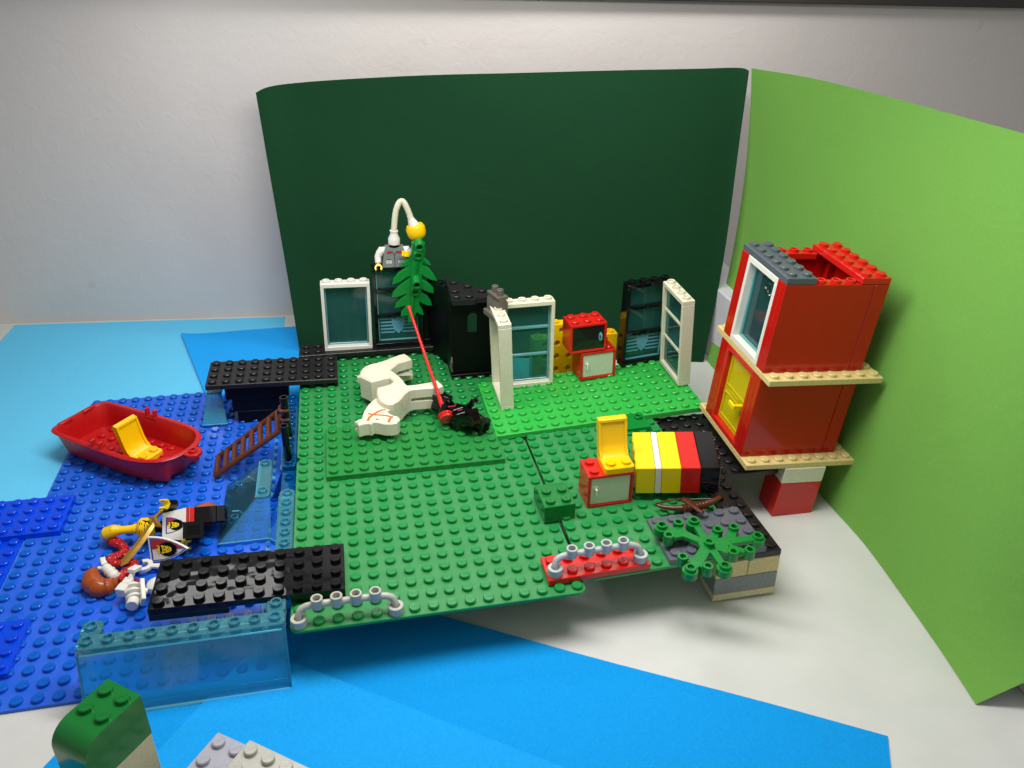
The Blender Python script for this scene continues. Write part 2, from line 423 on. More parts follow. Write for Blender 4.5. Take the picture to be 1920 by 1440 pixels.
FT = [Vector((37.25, 31, TABLE+.03)), Vector((37.0, 22, TABLE+.03)), Vector((36.75, 15, TABLE+.03)), Vector((36.54, 9.06, TABLE+.03)), Vector((36.5, 4, TABLE+.03)), Vector((35.9, -1.3, TABLE+.03)), Vector((35.35, -5.3, TABLE+.03)), Vector((34.75, -8.66, TABLE+.03))]
TQ = [(40,36.099,22.221),(40,26.706,22.768),(40,17.446,22.951),(40,10.757,22.987),(40,5.416,23.009),(40,0.618,22.943),(40,-3.335,22.842),(40,-7.93,22.702)]
TQ = [Vector(p) for p in TQ]
G = []
for k in range(13):
    t = k/12; row = []
    for i in range(8):
        p = FT[i].lerp(TQ[i], t); bu = 4*t*(1-t)
        p.x += bu*(.35*math.sin(i*.9+1)+.25); p.x += bu*(1.0 if i == 0 else .4 if i == 1 else 0); p.y += bu*(.9 if i == 0 else 0)-(.0 if i < 7 else .8*bu)
        if i == 7: p.x += 6.5*t**.35*(1-t)**2; p.y -= .9*t**.5*(1-t)
        if i == 6: p.x += 1.6*t**.5*(1-t)**2
        row.append(p)
    G.append(row)
G = [spl(r_, 5) for r_ in G]
b = MB(); b.sheet([r_[::-1] for r_ in G], .04)
o = tag(b.build('paper_card', 'p_lime', origin=(36.5, 8, TABLE), ang=60), 'light green card standing along the right side behind the red tower', 'card')

# ------------------------------------------------------------------ water side
BZ = -2.98
baseplate('baseplate', 16, 32, (-17.257, .306, BZ), 'blue', 'blue_dusty', 'large scuffed blue baseplate under the red boat', 'baseplate', rot=0)
baseplate('baseplate', 8, 16, (-25.3, .6, BZ-.01), 'deep_blue', 'deep_blue', 'clean blue plate cut by the left edge, beside the scuffed blue baseplate', 'baseplate', rot=0)
P1 = [(-19.229,18.216,-2.58),(-16.645,18.397,-2.58),(-15.605,18.515,-2.58),(-15.132,14.22,-2.58)]
plate('plate', 6, 4, (-21.1, 14.35, BZ+.4), 'deep_blue', 'blue plate lying over the left edge of the blue baseplate, below the red boat', 'plate', group='blue plates on the baseplate')
plate('plate', 6, 4, (-20.6, 2.5, BZ+.4), 'deep_blue', 'blue plate at the left picture edge above the front corner of the blue baseplate', 'plate', group='blue plates on the baseplate')

# green ground
baseplate('baseplate', 16, 16, (0, 0, 0), 'green', 'green_dusty', 'front left green baseplate carrying the black bridge and a grey rail', 'baseplate')
baseplate('baseplate', 16, 16, (0, 16.02, 0), 'green', 'green_dusty', 'rear left green baseplate under the white horse', 'baseplate')
VR = (15.99, .77, .1, .74, -1.77, .58)
baseplate('baseplate', 10, 15, VR, 'green', 'green_dusty', 'front right green baseplate under the red cabinet with the chair', 'baseplate', x0=.17)
plate('plate', 12, 6, (2, 13, .4), 'green2', 'green six by twelve plate lying under the head of the white horse', 'plate', rot=90)
LP = (13.87, 15.87, .4, -.39, -3.14, -.31)
plate('plate', 16, 8, LP, 'bright_green', 'bright green sloping plate holding the white and black window frames', 'plate')
# pillars under the green ground
b = MB(); b.box(5, 6, TABLE+.01, 7, 8, -.2); o = tag(b.build('support_brick', 'black', origin=(6, 7, TABLE)), 'black brick pillar hidden in the shade under the front left green baseplate', 'pillar')
b = MB(); b.box(8, 22, TABLE+.01, 10, 24, -.2); o = tag(b.build('support_brick', 'black', origin=(9, 23, TABLE)), 'black brick pillar hidden in the shade under the rear left green baseplate', 'pillar')

# black and grey plates on the right
VB = (16.11, .96, .1, -1.2, -1.38, -.57)
MVB = Matrix.LocRotScale(Vector(VB[:3]), Euler([R(a) for a in VB[3:]]), None)
def off(V, x, y, z):
    Mx = Matrix.LocRotScale(Vector(V[:3]), Euler([R(a) for a in V[3:]]), None); q = Mx @ Vector((x, y, z)); return (q.x, q.y, q.z)+tuple(V[3:])
plate('plate', 2, 8, off(VB, 10, 0, 0), 'black_worn', 'worn black strip plate running along the right edge beside the grey plate', 'plate', skip=[(0, k) for k in range(4)])
plate('plate', 8, 8, ([(29.029,11.032,0.45)][0][0]-3.5, [(29.029,11.032,0.45)][0][1]-2.5, .24, -.5, -1.38, -.57), 'black_worn', 'black plate behind the striped box, reaching under the red tower', 'plate')
plate('plate', 6, 4, off(VB, 5, 0, .4), 'dark_grey', 'dark grey four by six plate under the green leaf piece', 'plate')
V2 = (15.99, .77, .1, .74, -1.77, .58)
b = MB(); b.box(g, g, -.4, 2-g, 2-g, 0); stud(b, 1.45, 1.3, 0, hollow=True)
tag(place(b.build('jumper_plate', 'leaf_green'), off(V2, 7.15, 13.45, .45)), 'smooth dark green plate with one hollow stud behind the yellow chair', 'plate')
# tan and grey corner stack
b = root('brick_stack', off(VB, 8, 0, -3.2), 'tan, grey and cream brick stack holding up the right front corner', 'brick stack')
def brickpart(name, x0, y0, z0, x1, y1, z1, mat, par):
    q = MB(); q.box(x0+g, y0+g, z0+.01, x1-g, y1-g, z1-.01); return q.build(name, mat, par)
brickpart('plate', 0, 0, -.12, 4, 2, .38, 'tan_pale', b); brickpart('brick', 0, 0, .38, 4, 2, 1.58, 'mid_grey', b)
brickpart('brick', 0, 0, 1.58, 2, 2, 2.78, 'tan', b); brickpart('brick', 2, 0, 1.58, 4, 2, 2.78, 'tan', b)
# red plate
RP = off(VR, -2.05, 0, .42)
plate('plate', 6, 2, RP, 'red', 'red two by six plate at the front edge under a grey rail', 'plate')
# rails with four open studs
def rail(pose, label, mat='light_grey'):
    o = root('rail', pose, label, 'rail', 'grey rails with open studs')
    b = MB()
    path = [(.5, .5, .3), (.5, .56, .55), (.62, .68, .85), (.95, .72, 1.0), (1.4, .72, 1.05), (4.6, .72, 1.05), (5.05, .72, 1.0), (5.38, .68, .85), (5.5, .56, .55), (5.5, .5, .3)]
    dense = []
    for i in range(len(path)-1):
        for k in range(4): dense.append(Vector(path[i]).lerp(Vector(path[i+1]), k/4))
    dense.append(Vector(path[-1])); sm = [dense[0]]+[(dense[i-1]+dense[i]*2+dense[i+1])/4 for i in range(1, len(dense)-1)]+[dense[-1]]
    b.tube(sm, .19, 14); b.build('bar', mat, o)
    for x in (.5, 5.5): q = MB(); q.ring(x, .5, .01, .22, .42, .46, 24); q.cyl(x, .5, .02, .24, .3, 16); q.build('foot', mat, o)
    for x in (1.5, 2.5, 3.5, 4.5):
        q = MB(); q.lathe([(.2, .8), (.27, .82), (.32, 1.45), (.3, 1.48), (.22, 1.48), (.2, 1.46), (.19, .95), (0, .93)], 22, T(x, .72, 0), cap=False); q.build('socket', mat, o)
    return o
rail((0, 0, .005), 'grey rail standing on the front left green baseplate', 'warm_grey')
rail(off(VR, -2.05, 0, .43), 'grey rail standing on the red plate')

# ------------------------------------------------------------------ green brick straddling the joint, foreground bricks
def curved_brick(b, H, r0, y1, nx=2):
    pr = [(y1, 0), (y1, H)]
    for k in range(9): t = R(90*k/8); pr.append((-math.sin(t)*r0, H-r0*1.0*(1-math.cos(t))))
    pr.append((-r0, 0))
    Y = Matrix(((0, 0, 1, 0), (1, 0, 0, 0), (0, 1, 0, 0), (0, 0, 0, 1)))
    b.prism(pr, g, nx-g, X=Y)
b = MB(); b.box(g, g, 0, 2-g, 2.0, 1.2); b.prism([(g, 2.0), (2-g, 2.0), (2-g, 2.3), (g, 2.3)], 0, 1.12); b.prism([(g, 2.29), (2-g, 2.29), (2-g, 2.7), (g, 2.7)], 0, .9)
studs(b, 0, 0, 2, 2, 1.2, rot=90)
tag(place(b.build('brick', 'brick_green'), (15.0, 6.08, .1, .3, -1, .88)), 'green curved brick with four studs bridging the gap between two baseplates', 'brick')
FG = (-8.41, -5.79, 3.0, 0, 0, -37.4)
b = MB(); curved_brick(b, 2.4, 1.0, 2.0); studs(b, 0, 0, 2, 2, 2.4, rot=50)
b.v = [v-Vector((0, 0, 2.4)) for v in b.v]
tag(place(b.build('brick', 'brick_green'), FG), 'tall green brick with a rounded end in the bottom left corner', 'brick')
b = MB(); b.box(g, -1+g, -6.12, 2-g, 2-g, -2.41)
tag(place(b.build('brick', 'tan_pale'), FG), 'cream brick underneath the tall green rounded brick', 'brick')
ga = (-3.35, -3.95, -1.72, 0, 0, -35.6)
b = MB(); b.box(g, -6, -.4, 4-g, -g, 0); studs(b, 0, -6, 4, 6, 0, rot=50)
tag(place(b.build('plate', 'cool_grey'), ga), 'bluish light grey plate at the bottom edge, the lower of two', 'plate')
b = MB(); b.box(g, -6, -.4, 6-g, -g, 0); studs(b, 0, -6, 6, 6, 0, rot=50)
tag(place(b.build('plate', 'warm_grey'), (-1.78, -5.0, -1.31, 0, 0, -36.5)), 'warm light grey plate at the bottom edge, overlapping the bluish one', 'plate')
b = MB(); b.box(.3, -5.5, TABLE+1.72+.07, 3.7, -.5, -.41)
tag(place(b.build('brick', 'mid_grey'), ga), 'grey brick hidden below the two light grey plates', 'brick')

# ------------------------------------------------------------------ black bridges
def under(b):
    pass
b = root('black_bridge', (-7.04, 1.93, 1.01, -1.67, 1.55, -.26), 'shiny black plate bridge from the front clear screen to the green baseplate', 'bridge')
q = MB(); q.box(g, g, -.4, 10-g, 4-g, 0, top=1); studs(q, 0, 0, 10, 4, 0, rot=0); q.build('deck', ['black', 'black_wavy'], b)
q = MB(); q.box(g, g, -.8, 4-g, 4-g, -.41); q.build('lower_plate', 'black', b)
q = MB(); q.box(7.4, .2, -.8, 10-g, 3.8, -.41); q.build('lower_plate', 'black', b)
b = root('black_bridge', (-6.93, 25.72, 1.1, .71, 1.57, -.17), 'matt black plate bridge at the back, on dark bricks over the water', 'bridge')
q = MB(); q.box(g, g, -.4, 10-g, 4-g, 0); studs(q, 0, 0, 10, 4, 0, rot=0); q.build('deck', 'black_worn', b)
q = MB(); q.box(1.3, .6, -1.7, 6.1, 3.4, -.41); q.build('brick', 'black_soft', b)
q = MB(); q.box(1.7, .8, -2.9, 5.3, 3.2, -1.71); q.build('brick', 'black_soft', b)
q = MB(); q.box(2.0, .8, -4.0, 4.8, 3.2, -2.91); q.build('brick', 'black_soft', b)
q = MB(); q.box(7.2, .3, -.9, 10-g, 3.7, -.41); q.build('lower_plate', 'black', b)

# ------------------------------------------------------------------ clear blue screens
def screen(pose, n, H, label, mat='trans_blue', lean=.6, dep=1.0, corner=True, group='clear blue wall screens'):
    o = root('clear_screen', pose, label, 'clear screen', group)
    w_ = .13
    q = MB()   # front pane (leaning out), local: front is -y
    q.prism([(0, -lean), (w_, -lean), (w_+.05, 0), (.05, 0)], 0, 1) if False else None
    Z0 = -H
    def slab(p):   # 8 points
        q.add(p, [(0, 1, 2, 3), (7, 6, 5, 4), (0, 4, 5, 1), (1, 5, 6, 2), (2, 6, 7, 3), (3, 7, 4, 0)])
    slab([(0, -lean, Z0), (n, -lean, Z0), (n, -lean+w_, Z0), (0, -lean+w_, Z0), (.05, .02, -.3), (n-.05, .02, -.3), (n-.05, .02+w_, -.3), (.05, .02+w_, -.3)])
    q.build('pane', mat, o, smooth=False)
    for x in (0, n-w_):
        q = MB(); q.add([(x, -lean, Z0), (x+w_, -lean, Z0), (x+w_, dep, Z0), (x, dep, Z0), (x+.0, .02, -.3), (x+w_, .02, -.3), (x+w_, dep+.9*corner, -.3), (x, dep+.9*corner, -.3)],
              [(0, 1, 2, 3), (7, 6, 5, 4), (0, 4, 5, 1), (1, 5, 6, 2), (2, 6, 7, 3), (3, 7, 4, 0)])
        q.build('side_pane', mat, o, smooth=False)
    q = MB(); q.prism(rrect(0, 0, n, 1, .3), -.3, 0, c=.04)
    if corner:
        for x in (0, n-1): q.prism(rrect(x, .9, x+1, 2, .3), -.3, 0, c=.04)
    stl = [(i+.5, .5) for i in range(n)]+([(.5, 1.5), (n-.5, 1.5)] if corner else [])
    for x, y in stl: stud(q, x, y, 0, hollow=True)
    q.build('top_strip', 'trans_rim' if mat == 'trans_blue' else mat, o)
    q = MB(); q.tube([(0.1, -lean, Z0+.1), (n-.1, -lean, Z0+.1)], .1, 8); q.build('rim', 'glint', o)
    q = MB(); q.tube([(.2, -lean+.45, Z0+.4), (n-.2, -lean+.45, Z0+.4)], .05, 8); q.build('rim', 'glint', o)
    q = MB(); q.tube([(.2, -.03, -.34), (n-.2, -.03, -.34)], .06, 8); q.build('rim', 'glint', o)
    for x in (.06, n-.06):
        q = MB(); q.tube([(x, -lean+.06, Z0+.1), (x, .06, -.34)], .07, 8); q.build('rim', mat, o)
    return o
screen((-10.15, .12, .62, 0, 0, -.2), 10, 3.72, 'long clear blue screen standing in the front left below the shiny black bridge', lean=1.0)
side = lambda y0, z: Matrix.Translation((-1.02, y0, z)) @ RZ(-90)
o = screen(Matrix.Translation((-1.02, 12.95, -.22)) @ RZ(-90), 10, 2.88, 'clear blue screen along the left edge of the front green baseplate', lean=1.0, corner=False, dep=.9)
o = screen(Matrix.Translation((-1.02, 25.6, -.22)) @ RZ(-90), 10, 2.88, 'clear blue screen along the left edge of the rear green baseplate, below the black poles', 'trans_deep', lean=1.0, corner=False, dep=.9)
b = MB(); b.box(-1, 13.1, -1.6, -.03, 15.5, -.5, .06); stud(b, -.5, 14.6, -.5, hollow=True)
tag(b.build('clear_brick', 'trans_deep', origin=(-.5, 14.3, -1.6)), 'small clear blue brick between the two clear side screens', 'brick')
# little windscreens lying on the water plate
def windscreen(pose, label, nx=3, sc=1.0):
    o = root('windscreen', pose, label, 'windscreen', 'small clear blue windscreens on the blue baseplate')
    q = MB(); w_ = .12
    fr = [(0, 0, 0), (nx, 0, 0), (nx-.5, .9, 2.0), (.5, .9, 2.0)]
    q.add([(0, 0, 0), (nx, 0, 0), (nx, w_, 0), (0, w_, 0), (.35, 1.5, 2.0), (nx-.35, 1.5, 2.0), (nx-.35, 1.5+w_, 2.0), (.35, 1.5+w_, 2.0)], [(0, 1, 2, 3), (7, 6, 5, 4), (0, 4, 5, 1), (1, 5, 6, 2), (2, 6, 7, 3), (3, 7, 4, 0)])
    q.build('pane', 'trans_blue', o, smooth=False)
    for s_ in (0, 1):
        x0 = 0 if s_ == 0 else nx-w_; x1 = .35 if s_ == 0 else nx-.35-w_
        q = MB(); q.add([(x0, 0, 0), (x0+w_, 0, 0), (x0+w_, 4.2, 0), (x0, 4.2, 0), (x1, 1.5, 2.0), (x1+w_, 1.5, 2.0), (x1+w_, 3.4, 2.0), (x1, 3.4, 2.0)], [(0, 1, 2, 3), (7, 6, 5, 4), (0, 4, 5, 1), (1, 5, 6, 2), (2, 6, 7, 3), (3, 7, 4, 0)])
        q.build('side_pane', 'trans_blue', o, smooth=False)
    q = MB(); q.prism(rrect(.35, 1.5, nx-.35, 3.4, .2), 1.95, 2.1, c=.03); stud(q, .85, 2.9, 2.1, hollow=True); stud(q, nx-.85, 2.9, 2.1, hollow=True)
    q.build('roof', 'trans_blue', o)
    q = MB(); q.tube([(0, 0, .05), (nx, 0, .05)], .05, 8); q.build('rim', 'glint', o)
    return o
o = root('windscreen', (-1.75, 11.25, -2.76), 'small clear blue windscreen on the blue baseplate between the king figure and the side screen', 'windscreen', 'small clear blue windscreens on the blue baseplate')
def pane(P, th=.1):
    P = [Vector(p) for p in P]; nn = (P[1]-P[0]).cross(P[2]-P[0]).normalized()*th; k = len(P)
    q = MB(); q.add(P+[p-nn for p in P], [tuple(range(k)), tuple(range(k, 2*k))[::-1]]+[(i, k+i, k+(i+1) % k, (i+1) % k) for i in range(k)]); return q
pane([(-3.35, 0, 0), (0, 0, 0), (0, 2.2, 1.75), (-.9, 2.2, 1.75)]).build('pane', 'trans_light', o, smooth=False)
pane([(-3.35, 6.6, 0), (-3.35, 0, 0), (-.9, 2.2, 1.75), (-.9, 6.4, 1.75)]).build('side_pane', 'trans_light', o, smooth=False)
q = MB(); q.prism(rrect(-.95, 2.15, 0, 6.5, .25), 1.7, 1.85, c=.03); stud(q, -.48, 2.75, 1.85, hollow=True); stud(q, -.48, 5.95, 1.85, hollow=True); q.build('top_strip', 'trans_rim', o)
for yy, zz in ((1.6, .95), (5.3, .95)):
    q = MB(); q.box(-2.6, yy-.35, zz-.5, -1.95, yy+.35, zz-.3, .05); q.ring(-2.3, yy, zz-.3, .16, .28, .3, 18); q.build('lug', 'trans_light', o)
for P in ([(-3.3, .02, .05), (-.02, .02, .05)], [(-2.5, 2.2, .9), (0, 2.2, .75)], [(-1.7, 5.4, 1.3), (0, 5.4, .9)], [(-.9, 2.2, 1.8), (-.9, 6.4, 1.8)]):
    q = MB(); q.tube(P, .045, 8); q.build('rim', 'glint', o)
windscreen((-7.75, 26.3, -2.75, 0, 0, -2), 'small clear blue windscreen under the left end of the rear black bridge', 1.9)

# ------------------------------------------------------------------ red boat with yellow chair
BO = (-16.05, 25.72, -2.8)
ang = math.atan2(-6.75, 9.1)
boat = root('rowing_boat', Matrix.Translation(BO) @ Matrix.Rotation(ang, 4, 'Z'), 'red plastic rowing boat standing on the blue baseplate', 'boat')
def hull(t, z):   # outline at height fraction z: list from stern right round the bow to stern left
    L = 10.5*(.925+.075*z); hw = 2.05+.42*z; xs = -.1-.35*z
    o = [(xs-.1, -hw*.3), (xs, -hw*.66), (xs+.22, -hw*.86), (xs+.75, -hw*.96), (2.2, -hw), (4.5, -hw*1.02), (6.4, -hw*1.03), (7.9, -hw*1.0), (9.0, -hw*.9), (9.8, -hw*.72), (L-.2, -hw*.45), (L, -hw*.15)]
    o = o+[(x, -y) for x, y in o[::-1]]
    return [(v.x, v.y) for v in spl([Vector((x, y)) for x, y in o], 3)]
def ringpts(z, inset=0):
    o = hull(0, z/2.2); 
    if inset:
        c = Vector((4.8, 0)); r_ = []
        for x, y in o:
            v = Vector((x, y)); nn = Vector((max(-1, min(1, (x-4.8)/5.2))*(1 if abs(x-4.8) > 3.5 else .2), (1 if y > 0 else -1)*(.9 if x < 8.9 else .45))); nn.normalize(); v -= nn*inset; r_.append((v.x, v.y))
        o = r_
    return [(x, y, z+.12*max(0, (x-7)/3.5)) for x, y in o]
def loft(b, rings, caps=(True, False)):
    n_ = len(rings[0]); vs = [v for r_ in rings for v in r_]; fs = []
    for k in range(len(rings)-1):
        for i in range(n_): j = (i+1) % n_; fs.append((k*n_+i, k*n_+j, (k+1)*n_+j, (k+1)*n_+i))
    if caps[0]: fs.append(tuple(range(n_))[::-1])
    if caps[1]: fs.append(tuple((len(rings)-1)*n_+i for i in range(n_)))
    b.add(vs, fs)
b = MB(); zs = [0, .25, .8, 1.4, 1.95, 2.0, 2.12, 2.2]; ins = [.25, .02, 0, 0, 0, -.2, -.24, -.12]
rings = [ringpts(z, i) for z, i in zip(zs, ins)]+[ringpts(2.2, .14), ringpts(2.1, .2), ringpts(1.2, .22), ringpts(.42, .24)]
loft(b, rings, (True, True))
for x in range(8):
    for y in range(4):
        if x == 7 and y in (0, 3): continue
        if (x == 4 or x == 5) and y in (1, 2): continue
        stud(b, x+1.1, y-1.5, .42, text=False)
b.ring(9.15, 0, .42, .2, .32, .16)
b.box(-.62, -1.6, 1.95, -.3, -.5, 2.25, .05); b.box(-.62, .5, 1.95, -.3, 1.6, 2.25, .05)
b.build('hull', 'boat_red', boat, ang=50)
for s_ in (-1, 1):
    b = MB()
    for dx in (-.38, .38): b.box(4.55+dx-.09, s_*2.48-.2, 2.0, 4.55+dx+.09, s_*2.48+.2, 2.75, .05)
    b.box(4.0, s_*2.45-.2, 1.9, 5.1, s_*2.45+.2, 2.1, .05); b.build('oarlock', 'boat_red', boat)
b = MB(); b.cyl(11.0, 0, 2.05, .62, .24, 26); b.ring(11.0, 0, 2.29, .17, .3, .16); b.build('bow_ring', 'boat_red', boat)
def chair(name, Mx, label, mat='yellow'):
    o = root(name, Mx, label, 'chair', 'yellow chairs')
    q = MB(); q.prism(rrect(.04, .04, 1.96, 1.96, .22), 0, .42, c=.06); stud(q, .5, .5, .42); stud(q, 1.5, .5, .42); q.build('seat', mat, o)
    # back: shell with raised rims
    pr = [(1.25, .05), (1.85, .1), (2.05, 1.0), (2.45, 2.75), (2.3, 2.82), (2.1, 2.72), (1.78, 1.1), (1.58, .62), (1.2, .42)]
    Y = Matrix(((0, 0, 1, 0), (1, 0, 0, 0), (0, 1, 0, 0), (0, 0, 0, 1)))
    q = MB(); q.prism(pr, .06, 1.94, X=Y, c=.05)
    rim = [(1.3, .4), (1.64, .62), (1.84, 1.1), (2.16, 2.74), (2.02, 2.74), (1.66, 1.12), (1.5, .75), (1.25, .5)]
    q.prism(rim, .06, .24, X=Y, c=.03); q.prism(rim, 1.76, 1.94, X=Y, c=.03)
    q.prism([(2.16, 2.74), (2.0, 2.72), (1.97, 2.58), (2.12, 2.58)], .1, 1.9, X=Y)
    q.build('backrest', mat, o, ang=40)
    return o
chair('toy_chair', Matrix.Translation(Vector(BO)+Vector((0, 0, .64))) @ Matrix.Rotation(ang, 4, 'Z') @ T(7.25, -1.25, -.12) @ RZ(90), 'yellow toy chair sitting inside the red rowing boat')
# ------------------------------------------------------------------ poles and ladder
def pole(x, y, z, h, label):
    b = MB(); b.lathe([(0, .04), (.2, .02), (.34, 0), (.34, .14), (.27, .2), (.25, h*.45), (.27, h*.47), (.25, h*.5), (.25, h-.18), (.29, h-.15), (.29, h), (.2, h), (.2, h-.4), (0, h-.4)], 22, T(x, y, z), cap=False)
    return tag(b.build('pole', 'black', origin=(x, y, z)), label, 'pole', 'black poles')
pole(-.55, 16.35, -.35, 2.95, 'black upright pole nearer the camera on the clear screen edge')
pole(-.6, 19.2, -.2, 3.4, 'black upright pole with the brown ladder clipped to it')
L0 = [Vector(p) for p in [(-6.028,18.8,-2.6),(-6.126,21.191,-2.6)]]; L1 = [Vector(p) for p in [(-1.186,18.97,0.6),(-1.35,21.789,0.6)]]
o = root('ladder', Matrix.Translation(L0[0]), 'brown ladder leaning from the blue baseplate up to a black pole', 'ladder')
for i in (0, 1):
    q = MB(); q.rod(L0[i]-L0[0], L1[i]-L0[0], .2); q.build('rail', 'brown', o)
for k in range(8):
    t = .03+k*.135; q = MB(); q.rod(L0[0].lerp(L1[0], t)-L0[0], L0[1].lerp(L1[1], t)-L0[0], .21); q.build('rung', 'brown', o)
q = MB()
for i, dz in ((0, .35), (1, .35)):
    e = L1[i]-L0[0]; tgt = Vector((-.95, 19.2, 1.55 if i == 0 else 2.3))-L0[0]
    q.tube([e, e.lerp(tgt, .5)+Vector((0, 0, .08)), tgt], .12, 10)
    q.tube([tgt+Vector((.1, .42, 0)), tgt+Vector((-.02, .2, 0)), tgt+Vector((-.02, -.2, 0)), tgt+Vector((.1, -.42, 0)), tgt+Vector((.62, -.42, 0))], .12, 8)
    q.tube([tgt+Vector((.1, .42, 0)), tgt+Vector((.62, .42, 0))], .12, 8)
q.build('clip', 'brown', o)

# ------------------------------------------------------------------ cupboards
def cupboard(pose, label, door, handle_side, glass=False):
    o = root('cupboard', pose, label, 'cupboard', 'red cupboards')
    q = MB(); t = .2
    q.box(g, g, 0, 3-g, 2-g, t); q.box(g, g, 2.4-t, 3-g, 2-g, 2.4); q.box(g, g, t, t, 2-g, 2.4-t); q.box(3-t, g, t, 3-g, 2-g, 2.4-t); q.box(t, 2-t, t, 3-t, 2-g, 2.4-t, mi=0)
    studs(q, 0, 0, 3, 2, 2.4); q.cyl(.25, .12, 2.4, .05, .012, 8, mi=1); q.cyl(2.75, .12, 2.4, .05, .012, 8, mi=1)
    q.build('cabinet', ['red', 'ink'], o)
    d = MB(); d.box(t+.03, .1, t+.03, 3-t-.03, .2, 2.4-t-.03, .02); dd = d.build('door', door, o)
    hx = .55 if handle_side < 0 else 2.5
    h = MB(); h.ring(0, 0, 0, .07, .15, .03, 16, X=T(hx, .1, 1.45) @ RX(90)) if not glass else h.ring(0, 0, 0, .1, .2, .05, 18, X=T(hx, .1, 1.2) @ RX(90) @ Matrix.Diagonal((.8, 1.9, 1, 1)))
    h.rod((hx, .1, 1.42), (hx, -.1, 1.38), .07); h.rod((hx, -.09, 1.45), (hx+.0, -.09, 1.0), .065)
    h.build('handle', 'glint' if glass else 'white', dd)
    return o
cupboard((17.94, 6.83, .24, .4, -1, .1), 'red cupboard with a cream door carrying the yellow chair', 'pale_mint', -1)
cupboard((21.85, 21.87, .92, 0, -1.5, 4.6), 'red cupboard with a cream door standing on the bright green plate', 'pale_mint', -1)
cupboard((20.86, 21.82, 3.36, 0, -1.5, 3.6), 'red cupboard with a smoky clear door stacked on top of another cupboard', 'smoke', 1, True)
chair('toy_chair', Matrix.Translation((17.94, 6.83, 2.66)) @ RY(-1) @ T(1.0, -.02, 0), 'yellow toy chair on top of the front red cupboard')

# ------------------------------------------------------------------ windows
def mull(q, y0, y1, zs, x0, x1):
    for z in zs: q.box(x0, y0, z-.13, x1, y1, z+.13, .03)
def frame(pose, H, mat, label, glass='glass', bars=(), own_bars=None, hollow=True, badge=False, open_=False, group='toy window frames'):
    o = root('window_frame', pose, label, 'window frame', group)
    q = MB(); t = .28
    q.box(g, g, 0, 4-g, 1-g, .36); q.box(g, g, H-.34, 4-g, 1-g, H); q.box(g, g, .36, t, 1-g, H-.34); q.box(4-t, g, .36, 4-g, 1-g, H-.34)
    for i in range(4): stud(q, i+.5, .5, H, hollow=hollow)
    if own_bars: mull(q, .35, .8, own_bars, t, 4-t)
    q.build('frame', mat, o)
    if not open_:
        z0, z1 = .36, H-.34
        q = MB(); q.box(t+.02, .62, z0+.02, 4-t-.02, .72, z1-.02, .01); pn = q.build('pane', glass, o)
        q = MB()
        for x in (t+.03, 4-t-.13): q.box(x, .5, z0+.02, x+.1, .72, z1-.02, .02)
        for z in (z0+.02, z1-.14): q.box(t+.14, .5, z, 4-t-.14, .72, z+.12, .02)
        for z in bars: q.box(t+.14, .46, z-.1, 4-t-.14, .72, z+.1, .02)
        q.build('pane_edge', 'edge', o)
        if badge:
            q = MB(); zc = 1.75
            for k in range(5):
                z = zc+.62-.31*k
                q.box(.5, .6, z-.07, 1.45+.06*k, .618, z+.07, .002); q.box(2.55-.06*k, .6, z-.07, 3.5, .618, z+.07, .002)
            sh = [(1.45, .75), (1.75, .62), (2, .74), (2.25, .62), (2.55, .75), (2.52, .1), (2.35, -.45), (2, -.78), (1.65, -.45), (1.48, .1)]
            Y = T(0, .618, zc) @ RX(90); q.prism(sh, 0, .012, X=Y)
            q.build('badge_print', 'ink_sky', o)
    return o
frame((2.09, 30.8, .8, .06, 1.22, -.27), 6.0, 'white', 'white window frame with one tinted pane on the black strip at the back')
frame((6.37, 30.74, .8, 0, .3, 0), 7.2, 'black', 'black window frame with a badge pane beside the single pane white frame', badge=True, own_bars=(2.75, 5.0), hollow=False)
frame((15.72, 22.2, .56, 0, -1.0, -.6), 7.2, 'cream', 'white three pane window frame on the left part of the bright green plate', bars=(2.65, 4.95))
Mp = Matrix.Translation((15.93, 19.15, .5)) @ Matrix.Rotation(R(-.39), 4, 'Z') @ RY(-3.0) @ RX(1.6) @ RZ(90)
frame(Mp, 7.2, 'cream', 'empty white window frame seen end on, with grey toy legs on top', open_=True)
frame((25.75, 23.2, 1.05, 0, -.6, 8.0), 7.2, 'black', 'black window frame with a badge pane at the rear right of the bright green plate', badge=True, own_bars=(2.75, 5.0), hollow=False)
Mp = Matrix.Translation((28.88, 19.0, 1.34)) @ RY(-4.8) @ RX(1.2) @ T(1, 0, 0) @ RZ(90)
frame(Mp, 7.2, 'cream', 'white three pane window frame at the right edge of the bright green plate', own_bars=(2.65, 4.95))

# black strip, wall panel and castle corner behind the rear green baseplate
b = MB(); b.box(0, 30.25, .42, 12.0, 32.3, .8); b.box(-.1, 30.5, 0, 12.0, 32.4, .41)
studs(b, .05, 30.3, 2, 2, .8); tag(b.build('strip_plate', 'black_worn', origin=(6, 31, 0)), 'long black strip plate below the rear window frames', 'plate')
b = MB(); b.box(10.5, 30.9, .82, 12.6, 31.9, 6.1); b.box(10.5, 30.75, .82, 12.6, 30.89, 1.3)
for i in range(2): stud(b, 11.0+i, 31.4, 6.1)
tag(b.build('wall_panel', 'black_soft', origin=(11.5, 31.4, .8)), 'plain black wall panel between the black window and the castle corner', 'panel')
o = root('castle_corner', (12.1, 25.7, .02), 'black castle corner wall with an arched window and a wedge plate on top', 'castle wall')
b = MB(); W_, H_ = 3.4, 6.8
hole = [(1.35, 3.9), (1.35, 5.3)]+[(1.75-.4*math.cos(R(a)), 5.3+.4*math.sin(R(a))) for a in range(20, 180, 20)]+[(2.15, 5.3), (2.15, 3.9)]
